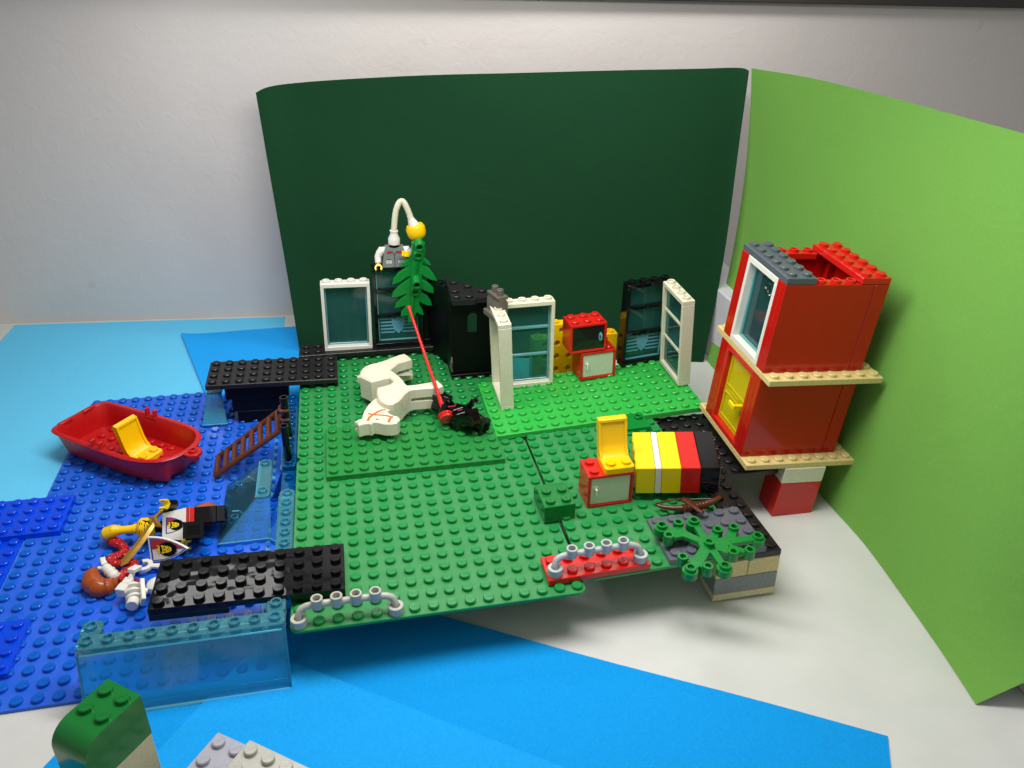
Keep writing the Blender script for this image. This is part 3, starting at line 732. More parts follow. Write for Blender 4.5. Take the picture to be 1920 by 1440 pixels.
Y = T(0, .35, 0) @ RX(90)
b.prism([(0, 0), (W_, 0), (W_, 3.9), (0, 3.9)], 0, .35, X=Y)
b.prism([(0, 3.9), (1.35, 3.9), (1.35, 5.3)]+hole[2:6]+[(1.75, 5.7), (1.75, H_), (0, H_)], 0, .35, X=Y)
b.prism([(W_, 3.9), (W_, H_), (1.75, H_), (1.75, 5.7)]+hole[6:10]+[(2.15, 5.3), (2.15, 3.9)], 0, .35, X=Y)
b.box(-.02, .36, 0, .3, 2.4, H_); b.add([(0, 2.4, 0), (.3, 2.4, 0), (-.9, 5.2, 0), (-1.2, 5.2, 0), (0, 2.4, H_), (.3, 2.4, H_), (-.9, 5.2, H_), (-1.2, 5.2, H_)], [(0, 1, 2, 3), (7, 6, 5, 4), (0, 4, 5, 1), (1, 5, 6, 2), (2, 6, 7, 3), (3, 7, 4, 0)])
b.box(0, -.25, 0, W_, -.01, .42)
b.build('wall', 'black_soft', o)
b = MB(); TPp = [(12.162,24.792,7.2),(13.907,24.683,7.2),(14.021,24.996,7.2),(15.452,25.053,7.2),(15.865,25.37,7.2),(12.234,29.64,7.2)]
b.prism(TPp, 6.84, 7.24)
for q in [(12.545,25.348,7.2),(13.533,25.298,7.2),(12.581,26.472,7.2),(12.764,28.327,7.2),(13.739,27.381,7.2),(14.703,26.244,7.2)]: stud(b, q[0], q[1], 7.24, rot=30)
b.build('wedge_plate', 'black_worn', o, world=True)
b = MB(); b.tube([(.05, -.05, 2.0), (.0, -.2, 1.6), (-.05, -.1, 1.1), (.05, -.2, .7)], [.05, .11, .12, .06], 8); b.build('chip', 'brown_grey', o)

# ------------------------------------------------------------------ yellow beams with holes
TY = [ (18.9, -3.12, 7), (18.9, -1.93, 7), (18.9, -.74, 7), (18.9, .45, 7), (18.9, 1.64, 7), (20.3, 2.83, 5) ]
hole_pts = lambda cx, cz: [(cx+.27*math.cos(R(a)), cz+.27*math.sin(R(a))) for a in range(0, 360, 30)]
for k, (x0, z0, n_) in enumerate(TY):
    wd_ = 1.04; x1 = x0+n_*wd_ if n_ == 7 else x0+4.6
    b = MB(); Y = T(0, 26.95, 0) @ RX(90); cz = z0+.7
    cuts = [x0+wd_*(i+1) for i in range(n_-1) if x0+wd_*(i+1) < x1-.4]
    # front skin with real round holes, built cell by cell
    xs = [x0]+[(cuts[i]+cuts[i+1])/2 for i in range(len(cuts)-1)]+[x1]
    for i, c_ in enumerate(cuts):
        a0, a1 = xs[i], xs[i+1]; hp = [(c_+.27*math.cos(R(a)), cz+.27*math.sin(R(a))) for a in range(0, 181, 20)]
        hq = [(c_+.27*math.cos(R(a)), cz+.27*math.sin(R(a))) for a in range(180, 361, 20)]
        b.prism([(a1, cz), (a1, z0+1.18), (a0, z0+1.18), (a0, cz)]+hp[::-1], 0, .95, X=Y)
        b.prism([(a0, cz), (a0, z0), (a1, z0), (a1, cz)]+hq[::-1], 0, .95, X=Y)
    top_n = range(n_) if k >= 4 else []
    for i in range(n_ if k == 5 else n_):
        xx = x0+wd_*(i+.5)
        if k == 5 and xx > x1-.3: continue
        if k == 4 and 20.3 < xx < 24.9: continue
        if k >= 4: stud(b, xx, 26.45, z0+1.18, hollow=True)
    tag(b.build('beam_brick', 'yellow', origin=((x0+x1)/2, 26.5, z0)), ['lowest', 'second lowest', 'third', 'fourth', 'fifth and widest topmost', 'short sixth'][k]+' yellow beam with round holes in the stack behind the red cupboards', 'beam', 'yellow beams with holes')

# ------------------------------------------------------------------ striped box of bricks lying on its side
SB = (21.14, 6.96, .9, 2.55, -4.43, -15.9)
o = root('brick_bundle', SB, 'stack of yellow, white, red and black bricks lying on its side', 'brick bundle')
x = 0
for w_, mat in ((1.2, 'lemon'), (.4, 'white'), (1.2, 'lemon'), (1.2, 'red'), (1.2, 'black')):
    q = MB(); q.box(x+.012, g, 0, x+w_-.012, 4-g, 2-g, .035)
    if mat == 'black':
        for j in range(4):
            for k in range(2): stud(q, 0, 0, 0, X=T(x+w_-.012, j+.5, k+.5) @ RY(90), rot=90)
    if x == 0:
        for j in range(4): q.box(-.02, j+.2, .25, .02, j+.8, 1.75, .01)
    q.build('brick' if w_ > 1 else 'plate', mat, o); x += w_
b = MB(); b.box(0, 0, 0, 4, 2, .4)
tag(place(b.build('plate', 'mid_grey'), (22.3, 7.75, .48, 1, -1, -15)), 'greenish grey plate wedged under the striped brick stack', 'plate')

# ------------------------------------------------------------------ crossbow
o = root('crossbow', Matrix.Translation([(24.213,5.001,1)][0]), 'brown crossbow lying between the striped bricks and the dark grey plate', 'crossbow')
b = MB(); P = [(21.995,5.726,0.9),(22.279,5.4,0.9),(22.827,5.163,0.9),(23.449,4.982,0.95),(24.177,4.917,1),(24.855,4.886,1.1),(25.395,4.839,1.3),(25.787,4.954,1.4),(25.982,5.056,1.4)]
b.tube(P, [.08, .13, .16, .18, .24, .24, .2, .16, .1], 12); b.build('bow', 'brown', o, world=True)
b = MB(); P = [(21.981,5.641,1),(22.874,5.752,1),(23.596,5.669,1.1),(24.222,5.487,1.15),(25.896,4.934,1.4)]
b.tube(P[:4], .06, 8); b.build('string', 'brown', o, world=True)
b = MB(); b.tube(P[3:], .025, 6); b.build('string', 'mid_grey', o, world=True)
b = MB(); P = [(23.679,5.473,1.2),(23.898,5.295,1.2),(24.082,4.761,1.2),(24.227,4.287,1.2),(24.406,4.033,1.2)]
b.tube(P, [.26, .28, .2, .16, .2], 10, flat=.6); b.build('stock', 'brown', o, world=True)
b = MB()
for k in range(9):
    t = k/8; P0 = Vector([(23.509,4.861,1)][0]).lerp(Vector([(25.005,4.832,1.12)][0]), t); b.lathe([(.2, -.05), (.29, 0), (.2, .05)], 12, Matrix.Translation(P0) @ RZ(12) @ RY(90))
b.build('binding', 'brown', o, world=True)

# ------------------------------------------------------------------ leaf piece on the grey plate
LZ = 1.62
o = root('leaf_piece', Matrix.Translation([(23.458,1.064,1.35)][0]), 'flat green leaf piece with round cups spread over the dark grey plate', 'leaf piece')
CP = [(23.4,1.025,1.62)][0]
big = [(21.3,2.956,1.62),(23.336,3.023,1.62),(26.431,1.016,1.62),(21.493,-0.808,1.62),(23.439,-0.993,1.62)]
sml = [(22.35,3.012,1.62),(21.338,2.007,1.62),(24.37,1.971,1.62),(25.405,2.026,1.62),(24.408,-0.018,1.62),(25.395,-0.05,1.62),(21.421,0.104,1.62),(22.487,-0.872,1.62)]
J = [(22.306,2.236,1.42),(23.204,1.503,1.42),(24.71,1.062,1.42),(24.42,0.565,1.42),(22.178,-0.231,1.42),(23.702,0.544,1.42),(23.565,2.579,1.42)]
c0 = (CP[0], CP[1], 1.3)
def arm(b, p, q_, w0, w1, z=1.18, h=.24):
    p, q_ = Vector((p[0], p[1])), Vector((q_[0], q_[1])); d = (q_-p); nn = Vector((-d.y, d.x)).normalized()
    b.prism([p+nn*w0, q_+nn*w1, q_-nn*w1, p-nn*w0], z, z+h, c=.04)
b = MB()
arm(b, c0, J[0], .2, .3); arm(b, J[0], big[0], .32, .24, 1.19); arm(b, J[0], sml[0], .3, .2, 1.185); arm(b, J[0], sml[1], .3, .18, 1.175)
arm(b, c0, big[1], .26, .16, 1.183); arm(b, c0, sml[2], .3, .2, 1.187); arm(b, c0, J[2], .42, .36, 1.178); arm(b, J[2], sml[3], .3, .24, 1.186); arm(b, J[2], big[2], .3, .2, 1.19)
arm(b, c0, J[3], .4, .32, 1.184); arm(b, J[3], sml[5], .3, .16, 1.181); arm(b, c0, sml[4], .3, .16, 1.189)
arm(b, c0, J[4], .32, .34, 1.186); arm(b, J[4], sml[6], .3, .2, 1.182); arm(b, J[4], big[3], .34, .22, 1.188); arm(b, J[4], sml[7], .3, .2, 1.177); arm(b, c0, big[4], .26, .2, 1.192)
b.cyl(CP[0], CP[1], 1.17, .6, .262, 24); b.build('branches', 'leaf_green', o, world=True)
for p in big:
    q = MB(); q.ring(p[0], p[1], .95, .2, .45, .45, 24); q.ring(p[0], p[1], 1.39, .19, .31, .23, 22); q.cyl(p[0], p[1], .97, .22, .3, 14); q.build('cup', 'leaf_green', o, world=True)
for p in list(sml)+[CP]:
    q = MB(); q.ring(p[0], p[1], 1.0 if p is not CP else 1.3, .17, .31, .62 if p is not CP else .32, 22); q.cyl(p[0], p[1], 1.02 if p is not CP else 1.3, .2, .3 if p is not CP else .15, 14); q.build('cup', 'leaf_green', o, world=True)
# ------------------------------------------------------------------ red tower
o = root('tower', (29.11, 8.79, 1.5, 1.61, 3.08, -.87), 'red two storey brick tower with tan floors, standing on a red and white pillar', 'tower')
def pc(name, mat, *boxes, st=None, kw=None):
    q = MB()
    for bx in boxes: q.box(*bx)
    if st:
        for a in st: studs(q, *a[:5], **(a[5] if len(a) > 5 else {}))
    return q.build(name, mat, o)
for z in (0, 6.4):
    q = MB(); q.box(g, -1+g, z-.4, 8-g, 7-g, z); sk = [(i, j) for i in range(0, 7) for j in range(1, 7)]
    studs(q, 0, -1, 8, 8, z, skip=sk, text=True); q.build('floor_plate', 'tan', o)
def storey(z, open_w):
    pc('wall', 'red_house', (g, g, z+.01, 6-.012, .5, z+6), (g, .5, z+.01, .5, 1, z+6), (6+.012, g, z+.01, 7-g, 1, z+6))
    pc('wall', 'red_house', (g, 5.5, z+.01, 6-.012, 6-g, z+6), (6+.012, 5, z+.01, 7-g, 6-g, z+6), (g, 5.01, z+.01, .5, 5.5, z+6))
    pc('wall', 'red_house', (6.5, 1.02, z+.01, 7-g, 4.98, z+6))
storey(0, True); storey(6.4, True)
# upper window frame in the left face
def leftframe(z, mat, glass, door=False):
    q = MB(); t = .3
    q.box(.01, 1.02, z+.01, .98, 4.98, z+.4); q.box(.01, 1.02, z+5.6, .98, 4.98, z+6); q.box(.01, 1.02, z+.4, .98, 1.02+t, z+5.6); q.box(.01, 4.98-t, z+.4, .98, 4.98, z+5.6)
    fr = q.build('door_frame' if door else 'window_frame', mat, o)
    if not door:
        q = MB(); q.box(.6, 1.34, z+.42, .7, 4.66, z+5.58, .01); q.build('pane', glass, o)
        q = MB()
        for y in (1.36, 4.52): q.box(.46, y, z+.44, .7, y+.12, z+5.56, .02)
        for zz in (.44, 5.44): q.box(.46, 1.5, z+zz, .7, 4.5, z+zz+.12, .02)
        q.build('pane_edge', 'edge', o)
        q = MB(); q.lathe([(.2, 0), (.2, .1), (.38, .12), (.42, .04)], 24, T(.6, 2.6, z+4.6) @ RY(-90), cap=False); q.build('pane_knob', 'glass', o)
    else:
        q = MB(); q.box(.35, 1.34, z+.42, .5, 4.66, z+5.58, .03); dd = q.build('door', glass, o)
        q = MB()
        for z0_, z1_ in ((.8, 2.55), (3.15, 5.25)):
            q.box(.28, 1.6, z+z0_, .35, 4.4, z+z0_+.1, .02); q.box(.28, 1.6, z+z1_, .35, 4.4, z+z1_+.1, .02); q.box(.28, 1.6, z+z0_+.1, .35, 1.7, z+z1_, .02); q.box(.28, 4.3, z+z0_+.1, .35, 4.4, z+z1_, .02)
        q.box(.3, 2.4, z+2.75, .35, 3.6, z+3.0, .02); q.build('door_panel_trim', glass, dd)
        q = MB(); q.box(-.25, 1.75, z+2.7, .35, 1.98, z+2.95, .05); q.box(-.38, 1.7, z+2.62, -.2, 2.55, z+3.0, .06); q.build('handle', 'lemon', dd)
leftframe(6.4, 'white', 'glass'); leftframe(0, 'red', 'trans_yellow', True)
# red bits inside the upper floor
q = MB(); q.box(2, 2, 6.41, 5, 5, 7.6); studs(q, 2, 2, 3, 3, 7.6, text=False); q.box(4.5, 1.5, 7.6, 5.5, 5, 9.4); q.build('brick', 'red', o)
q = MB(); q.box(g, g, 12.42, 2-g, 6-g, 12.82); studs(q, 0, 0, 2, 6, 12.82); q.build('roof_plate', 'slate', o)
q = MB(); q.box(5+g, g, 12.42, 7-g, 6-g, 12.82); studs(q, 5, 0, 2, 6, 12.82); q.build('roof_plate', 'red', o)
for y0, y1, yc in ((.51, .85, .42), (5.15, 5.49, 5.58)):
    q = MB(); q.box(2, y0, 12.0, 5, y1, 12.42)
    for i in range(3): stud(q, 2.5+i, yc, 12.4, hollow=True)
    q.build('stud_ledge', 'red', o)
q = MB(); q.box(2.93, -1.05, -1.62, 5.93, 1.0, -.41); q.build('pillar_brick', 'cream', o)
q = MB(); q.box(2.93, -1.05, -4.45, 5.93, 1.0, -1.64); q.build('pillar_brick', 'red', o)

# ------------------------------------------------------------------ toy figures
def basis(loc, up, front, sc=1.0):
    up = Vector(up).normalized(); fr = Vector(front); fr = (fr-up*fr.dot(up)).normalized(); Yc = -fr; Xc = Yc.cross(up)
    Mx = Matrix((Xc*sc, Yc*sc, up*sc)).transposed().to_4x4(); Mx.translation = Vector(loc); return Mx
YZ = Matrix(((0, 0, 1, 0), (1, 0, 0, 0), (0, 1, 0, 0), (0, 0, 0, 1)))       # profile (y, z) swept along x
def leg(o, side, mat, flex=0):
    q = MB(); x0, x1 = (.02, .96) if side > 0 else (-.96, -.02)
    HX = T(0, 0, 1.75) @ RX(flex) @ T(0, 0, -1.75)
    pr = [(-.62, .0), (-.62, .42), (-.5, .5), (-.5, 1.55), (-.35, 1.85), (0, 1.98), (.35, 1.85), (.5, 1.55), (.5, 0)]
    q.M = HX; q.prism(pr, x0, x1, X=YZ, c=.03)
    q.box(x0+.2, -.42, -.012, x1-.2, .3, .02, .002, mi=1)  # thin dark panel on the sole, painting in the shade of its hollow
    return q.build('leg', [mat, 'ink'], o)
def torso(o, mat, neck='ink', zb=1.98):
    q = MB(); h = 1.52
    v = [(-.97, -.48, zb), (.97, -.48, zb), (.97, .48, zb), (-.97, .48, zb), (-.72, -.48, zb+h), (.72, -.48, zb+h), (.72, .48, zb+h), (-.72, .48, zb+h)]
    c = .06; pr = [(-.97, zb), (.97, zb), (.97, zb+.2), (.74, zb+h-c), (.68, zb+h), (-.68, zb+h), (-.74, zb+h-c), (-.97, zb+.2)]
    q.prism(pr, -.48, .48, X=RX(90), c=0); t = q.build('torso', mat, o)
    q = MB(); q.cyl(0, 0, zb+h, .36, .22); q.build('neck', neck, t); return t
def armp(o, s_, mat, hand, elbow=(1.28, -.25, 2.75), wrist=(1.22, -.75, 2.35), zs=3.25):
    q = MB(); q.tube([(s_*.7, 0, zs), (s_*1.0, 0, zs), (s_*1.14, -.05, zs-.2), (s_*elbow[0], elbow[1], elbow[2]), (s_*wrist[0], wrist[1], wrist[2])], [.3, .33, .31, .27, .24], 14)
    a = q.build('arm', mat, o)
    d = (Vector((s_*wrist[0], wrist[1], wrist[2]))-Vector((s_*elbow[0], elbow[1], elbow[2]))).normalized(); wv = Vector((s_*wrist[0], wrist[1], wrist[2]))
    q = MB(); q.tube([wv-d*.1, wv+d*.18], .15, 10); c = wv+d*.42
    X_ = Matrix.Translation(c) @ d.to_track_quat('X', 'Z').to_matrix().to_4x4()
    arc = [(-.3*math.cos(R(k)), .3*math.sin(R(k))) for k in range(-130, 131, 20)]; arc2 = [(-.17*math.cos(R(k)), .17*math.sin(R(k))) for k in range(130, -131, -20)]
    q.prism(arc+arc2, -.2, .2, X=X_, c=.02); q.build('hand', hand, a); return c
def headp(b, X, r_=.62, h=1.0):
    b.lathe([(.3, 0), (.36, .0), (.4, .06), (.52, .1), (r_, .25), (r_, h-.22), (.52, h-.08), (.36, h), (.3, h), (.3, h+.2), (.27, h+.23), (0, h+.23)], 28, X)

# king, lying on his back on the water
up = Vector((-1, .03, .02)); fr = Vector((0, -.72, .69))
KX = basis((-4.55, 12.5, -1.95), up, fr, 1.08)
o = root('toy_figure', KX, 'toy king figure in a white lion surcoat lying on the blue baseplate', 'toy figure', 'toy figures')
leg(o, 1, 'black', 0); leg(o, -1, 'black', -80)
t = torso(o, 'white', 'ink')
q = MB(); q.box(-.98, -.5, 1.72, .98, .5, 1.99, .03); q.box(-.12, -.49, 1.2, .12, .49, 1.8, .03); q.build('hips', 'red', o)
def lion(par, X, k, world=False, up_=True):
    """lion head print: black ragged mane, yellow face with crown"""
    rnd = random.Random(3)
    q = MB(); n_ = 26; pts = []
    for i in range(n_*2):
        a = math.pi*i/n_; rr = k*(.53 if i % 2 else .44)*(1.0+.08*math.cos(a)); pts.append((rr*math.sin(a)*.9, -rr*math.cos(a)*1.08-.04*k))
    q.prism(pts, 0, .012, X=X); q.build('lion_print', 'ink', par, smooth=False)
    q = MB(); face = [(-.2, .12), (-.27, .22), (-.2, .3), (-.1, .24), (.1, .24), (.2, .3), (.27, .22), (.2, .12), (.2, -.05), (.14, -.2), (.08, -.3), (-.08, -.3), (-.14, -.2), (-.2, -.05)]
    q.prism([(x*k, y*k) for x, y in face], .012, .02, X=X)
    cr = [(-.2, .34), (-.26, .56), (-.13, .44), (0, .6), (.13, .44), (.26, .56), (.2, .34)]; q.prism([(x*k, y*k) for x, y in cr], .012, .02, X=X)
    q.build('lion_print', 'lemon', par, smooth=False)
    q = MB()
    for s_ in (-1, 1):
        q.prism([(s_*.05*k, .09*k), (s_*.14*k, .13*k), (s_*.13*k, .05*k), (s_*.06*k, .04*k)], .02, .026, X=X)
        q.prism([(s_*.03*k, -.17*k), (s_*.1*k, -.13*k), (s_*.11*k, -.16*k), (s_*.04*k, -.21*k)], .02, .026, X=X)
        q.prism([(s_*.04*k, .18*k), (s_*.16*k, .2*k), (s_*.15*k, .17*k), (s_*.05*k, .15*k)], .02, .026, X=X)
    q.prism([(-.05*k, -.06*k), (.05*k, -.06*k), (0, -.13*k)], .02, .026, X=X)
    q.prism([(-.19*k, .335*k), (.19*k, .335*k), (.19*k, .37*k), (-.19*k, .37*k)], .02, .026, X=X)
    q.build('lion_print', 'ink', par, smooth=False)
def shield_print(par, X, w_, h_, k):
    def arc(s, m_=0): 
        W2, H2 = w_*s, h_*s; P = [(-W2, H2*.5+m_), (W2, H2*.5+m_)]
        for i in range(1, 8): t_ = i/7; P.append((W2*(1-t_**2.1), H2*.5+m_-H2*1.1*t_))
        for i in range(6, 0, -1): t_ = i/7; P.append((-W2*(1-t_**2.1), H2*.5+m_-H2*1.1*t_))
        return P
    q = MB(); q.prism(arc(1), 0, .006, X=X); q.build('shield_print', 'ink_blue', par, smooth=False)
    q = MB(); q.prism(arc(.88), .006, .01, X=X); q.build('shield_print', 'white', par, smooth=False)
    q = MB(); H2 = h_*.88; W2 = w_*.88; q.prism([(0, H2*.5), (W2, H2*.5)]+[(W2*(1-(i/7)**2.1), H2*.5-H2*1.1*i/7) for i in range(1, 8)], .01, .014, X=X) 
    q.build('shield_print', 'ink_red', par, smooth=False)
    lion(par, X @ T(0, -.0, .014), k)
shield_print(t, T(0, -.485, 2.78) @ RX(90), .48, 1.05, .72)
q = MB(); q.box(-.972, -.488, 1.99, .972, -.479, 2.18, .001); q.build('hem_print', 'ink_red', t)
q = MB(); headp(q, T(0, 0, 3.98)); hd = q.build('head', 'yellow', o)
q = MB(); q.cyl(0, 0, 3.7, .3, .4); q.build('collar', 'ink', o)
def curve_print(q, pts, z=.0, w_=.035, rr=.625, zc=4.48):
    """ink stroke wrapped on the head cylinder; pts in (angle deg from front, height)"""
    P = [((rr+.004)*math.sin(R(a)), -(rr+.004)*math.cos(R(a)), zc+h) for a, h in pts]; q.tube(P, w_, 6, flat=.35)
q = MB()
for s_ in (-1, 1):
    curve_print(q, [(s_*12, .22), (s_*22, .27), (s_*32, .22)]); curve_print(q, [(s_*16, .12), (s_*22, .14)], w_=.05)
    curve_print(q, [(s_*2, -.06), (s_*14, -.02), (s_*26, -.1), (s_*30, -.02)]); curve_print(q, [(s_*34, .0), (s_*30, -.2), (s_*18, -.3), (s_*2, -.34)], w_=.045); curve_print(q, [(s_*38, .12), (s_*36, -.05)])
curve_print(q, [(-12, -.16), (0, -.19), (12, -.16)]); curve_print(q, [(-6, -.24), (0, -.38), (6, -.24)], w_=.05)
q.build('face_print', 'ink', hd)
# yellow plume on the head
q = MB(); q.tube([(0, 0, 4.9), (0, 0, 5.3), (0, .02, 5.75), (.0, .0, 6.25), (-.1, .2, 6.65), (-.2, .6, 6.95), (-.3, 1.0, 6.9)], [.3, .26, .22, .36, .42, .3, .1], 18)
q.build('plume', 'yellow', o)
hr = armp(o, 1, 'black', 'lemon', elbow=(1.25, -.35, 2.9), wrist=(1.2, -.85, 3.1)); hl = armp(o, -1, 'black', 'lemon', elbow=(1.25, -.3, 2.8), wrist=(1.25, -.7, 2.35))
# sabre
SW = [Vector(p) for p in [(-8.24,13.591,-1.05),(-8.429,13.078,-1),(-8.727,12.445,-1),(-8.794,11.994,-1.1),(-9.061,11.468,-1.3),(-9.447,10.858,-1.6),(-9.872,10.293,-1.85),(-10.224,9.882,-2.1),(-10.426,9.676,-2.25)]]
o = root('sabre', Matrix.Translation(SW[2]), 'golden sabre lying across the king figure with its tip on the red snake', 'sword')
q = MB(); q.rod(SW[0], SW[2], .15, .13); q.rod(SW[0]-Vector((0, 0, .02)), SW[0]+Vector((-.08, -.1, 0)), .2); q.build('grip', 'gold', o, world=True)
q = MB(); q.tube([(-9.099,12.599,-1),(-8.719,12.401,-1),(-8.425,11.799,-1),(-8.182,11.505,-1),(-8.599,11.665,-1)], [.06, .16, .14, .12, .06], 10); q.build('guard', 'gold', o, world=True)
q = MB(); n_ = len(SW)-2; vs = []; fs = []
for i, p in enumerate(SW[2:]):
    d = (SW[min(i+3, len(SW)-1)]-SW[i+1]).normalized(); s_ = d.cross(Vector((0, -.3, 1))).normalized(); w0 = [.14, .2, .22, .24, .26, .24, .04][i]; nn = s_.cross(d)
    vs += [p-s_*w0, p+nn*.05, p+s_*w0, p-nn*.05]
for i in range(n_-1):
    for k in range(4): k2 = (k+1) % 4; fs.append((i*4+k, i*4+k2, (i+1)*4+k2, (i+1)*4+k))
fs += [(3, 2, 1, 0), tuple((n_-1)*4+k for k in range(4))]
q.add(vs, fs); q.build('blade', 'gold', o, world=True, ang=20)
# hand-held shield
C3 = [Vector(p) for p in [(-8.873,10.643,-1),(-8.871,10.112,-2.6),(-6.482,9.789,-1.6)]]
e1 = (C3[0]-C3[1]); cx = (C3[0]+C3[1])/2; ey = (cx-C3[2]); H3 = ey.length; ey.normalize(); ex = (e1-ey*e1.dot(ey)); W3_ = ex.length/2; ex.normalize(); ez = ex.cross(ey)
SX = Matrix((ex, ey, ez)).transposed().to_4x4(); SX.translation = (cx+C3[2])/2
if ez.z < 0: ex = -ex; ez = -ez; SX = Matrix((ex, ey, ez)).transposed().to_4x4(); SX.translation = (cx+C3[2])/2
o = root('shield', SX, 'white toy shield with a crowned lion print in front of the king figure', 'shield')
def outl(k=1.0):
    W2, H2 = W3_*k*.98, H3*k; P = [(-W2, H2*.5), (W2, H2*.5)]
    for i in range(1, 9): t_ = i/8; P.append((W2*1.0*(1-t_**2.2), H2*.5-H2*t_))
    for i in range(7, 0, -1): t_ = i/8; P.append((-W2*1.0*(1-t_**2.2), H2*.5-H2*t_))
    return P
q = MB(); q.prism(outl(), -.14, 0, c=.04); q.build('board', 'white', o)
q = MB(); q.prism(outl(.9), 0, .006); q.build('shield_print', 'ink_blue', o, smooth=False)
q = MB(); q.prism(outl(.82), .006, .01); q.build('shield_print', 'white', o, smooth=False)
q = MB(); P = outl(.82); q.prism([(0, P[1][1])]+P[1:9]+[(0, P[9][1])], .01, .014); q.build('shield_print', 'ink_red', o, smooth=False)
lion(o, T(0, .12, .014), 1.08)
# red snake
P = [(-11.886,12.48,-2.6),(-11.592,12.468,-2.5),(-11.148,12.222,-2.5),(-10.701,11.693,-2.5),(-10.639,11.124,-2.5),(-10.992,10.954,-2.5),(-11.284,10.737,-2.5),(-11.111,10.358,-2.5),(-10.677,10.142,-2.45),(-10.241,10.155,-2.4),(-9.859,10.103,-2.45),(-9.726,9.716,-2.5),(-10.022,9.396,-2.5),(-10.304,9.153,-2.5),(-10.215,8.697,-2.5),(-9.834,8.408,-2.5),(-9.422,8.438,-2.5),(-9.257,8.192,-2.6)]
P = [Vector(p) for p in P]
SP = spl(P)
M['snake'] = plastic('red_scaly_plastic', (178, 22, 20), .28)
n = M['snake'].node_tree; vo = n.nodes.new('ShaderNodeTexVoronoi'); vo.inputs['Scale'].default_value = 6
n.links.new(n.nodes['TC'].outputs['Object'], vo.inputs['Vector']); bump(n, n.nodes['Principled BSDF'], vo.outputs['Distance'], 1, .08)
b = MB(); L_ = len(SP); b.tube(SP, [(.07+.27*min(1, i/6) if i < 6 else (.36 if i < 12 else .29-.12*max(0, (i-60)/25))) for i in range(L_)], 16, flat=.9)
tag(b.build('snake', 'snake', origin=P[8]), 'red toy snake winding below the golden sabre tip', 'snake')
# brown croissant
CR = [Vector(p) for p in [(-11.994,9.956,-2.5),(-12.046,9.556,-2.5),(-12.016,9.11,-2.5),(-11.786,8.598,-2.5),(-11.363,8.233,-2.5),(-10.95,8.225,-2.5),(-10.669,8.422,-2.5),(-10.38,8.475,-2.5)]]
CR = spl(CR, 4); n_ = len(CR); rad = []
for i in range(n_):
    t_ = i/(n_-1); rr = .2+.4*math.sin(math.pi*min(1, max(0, t_)))**.8; rad.append(rr*(1.06-.16*((i % 5)/4)))
b = MB(); b.tube(CR, rad, 20); tag(b.build('croissant', 'croissant', origin=CR[n_//2]), 'orange brown toy croissant at the left end of the white bones', 'croissant')
# white bones and spanner
b = MB(); P = [(-11.474,10.118,-2.1),(-11.265,9.704,-2.3),(-10.941,9.271,-2.3),(-10.539,8.793,-2.4)]
b.tube(P[1:], [.3, .3, .3], 14); b.box(-.15, -.35, -.1, .15, .35, .1, X=Matrix.Translation(P[0]) @ RZ(20)); b.rod(P[0], P[1], .17); b.rod([(-11.752,9.796,-2.3)][0], P[1], .12)
for k in range(3):
    X_, L__ = along(P[1], P[3]); b.lathe([(.2, .3+k*.35), (.36, .42+k*.35), (.2, .54+k*.35)], 14, X_)
tag(b.build('toy_bone', 'white', origin=P[2]), 'small white jointed piece resting against the toy croissant', 'bone piece')
o = root('skeleton', Matrix.Translation([(-9.375,7.782,-2.4)][0]), 'white toy skeleton lying face down at the left end of the shiny black bridge', 'skeleton')
P = [(-9.429,7.787,-2.2),(-9.238,7.019,-2.3),(-9.145,6.29,-2.4),(-9.298,8.464,-1.6),(-9.624,7.818,-2),(-9.823,7.332,-2.1),(-8.838,7.63,-1.9),(-8.548,6.169,-2.2),(-8.776,7.064,-2.1),(-8.427,7.035,-2.2),(-8.07,7.311,-2),(-9.373,8.263,-1.7)]
q = MB(); q.rod(P[0], P[2], .22)
X_, L__ = along(P[0], P[1])
for k in range(3): q.lathe([(.2, .1+k*.42), (.46, .2+k*.42), (.46, .34+k*.42), (.2, .42+k*.42)], 18, X_)
q.build('ribcage', 'white', o, world=True)
q = MB(); q.cyl(0, 0, 0, .34, .5, 22, X=along(Vector(P[2])+Vector((0, .25, .1)), Vector(P[2])-Vector((0, .6, -.15)))[0]); q.build('leg', 'white', o, world=True)
q = MB(); q.rod(P[4], P[11], .15); q.box(-.24, -.36, -.12, .24, .36, .12, X=Matrix.Translation(P[3]) @ RZ(-25) @ RX(-20)); q.build('arm', 'white', o, world=True)
q = MB(); q.box(-.3, -.3, -.28, .3, .3, .28, X=Matrix.Translation(P[5]) @ RZ(-20)); q.box(-.25, -.25, -.2, .25, .25, .2, X=Matrix.Translation(P[4]) @ RZ(-20)); q.build('arm', 'white', o, world=True)
q = MB(); a0, a1 = Vector(P[6]), Vector(P[7]); X_, L__ = along(a0, a1); q.box(-.32, -.12, 0, .32, .12, L__, X=X_ @ RZ(70)); q.build('shoulder_bar', 'white', o, world=True)
q = MB(); q.rod(P[8], P[9], .2); q.lathe([(.05, -.45), (.42, -.32), (.6, 0), (.55, .35), (.3, .55), (.05, .58)], 24, Matrix.Translation(Vector(P[10])+Vector((.1, .1, -.3)))); q.build('skull', 'white', o, world=True)
P = [(-9.182,9.822,-2.55),(-8.867,9.801,-2.55),(-8.26,9.611,-2.55)]
a_2 = Vector(P[2])-Vector(P[0]); th = math.atan2(a_2.y, a_2.x)
b = MB(); X_ = Matrix.Translation(P[0]) @ Matrix.Rotation(th, 4, 'Z')
oc = [(-.52*math.cos(R(k)), .52*math.sin(R(k))) for k in range(-145+0, 146, 15)]; oc = [(.5*math.cos(R(k)), .5*math.sin(R(k))) for k in range(-150+180-180, 151, 15)]
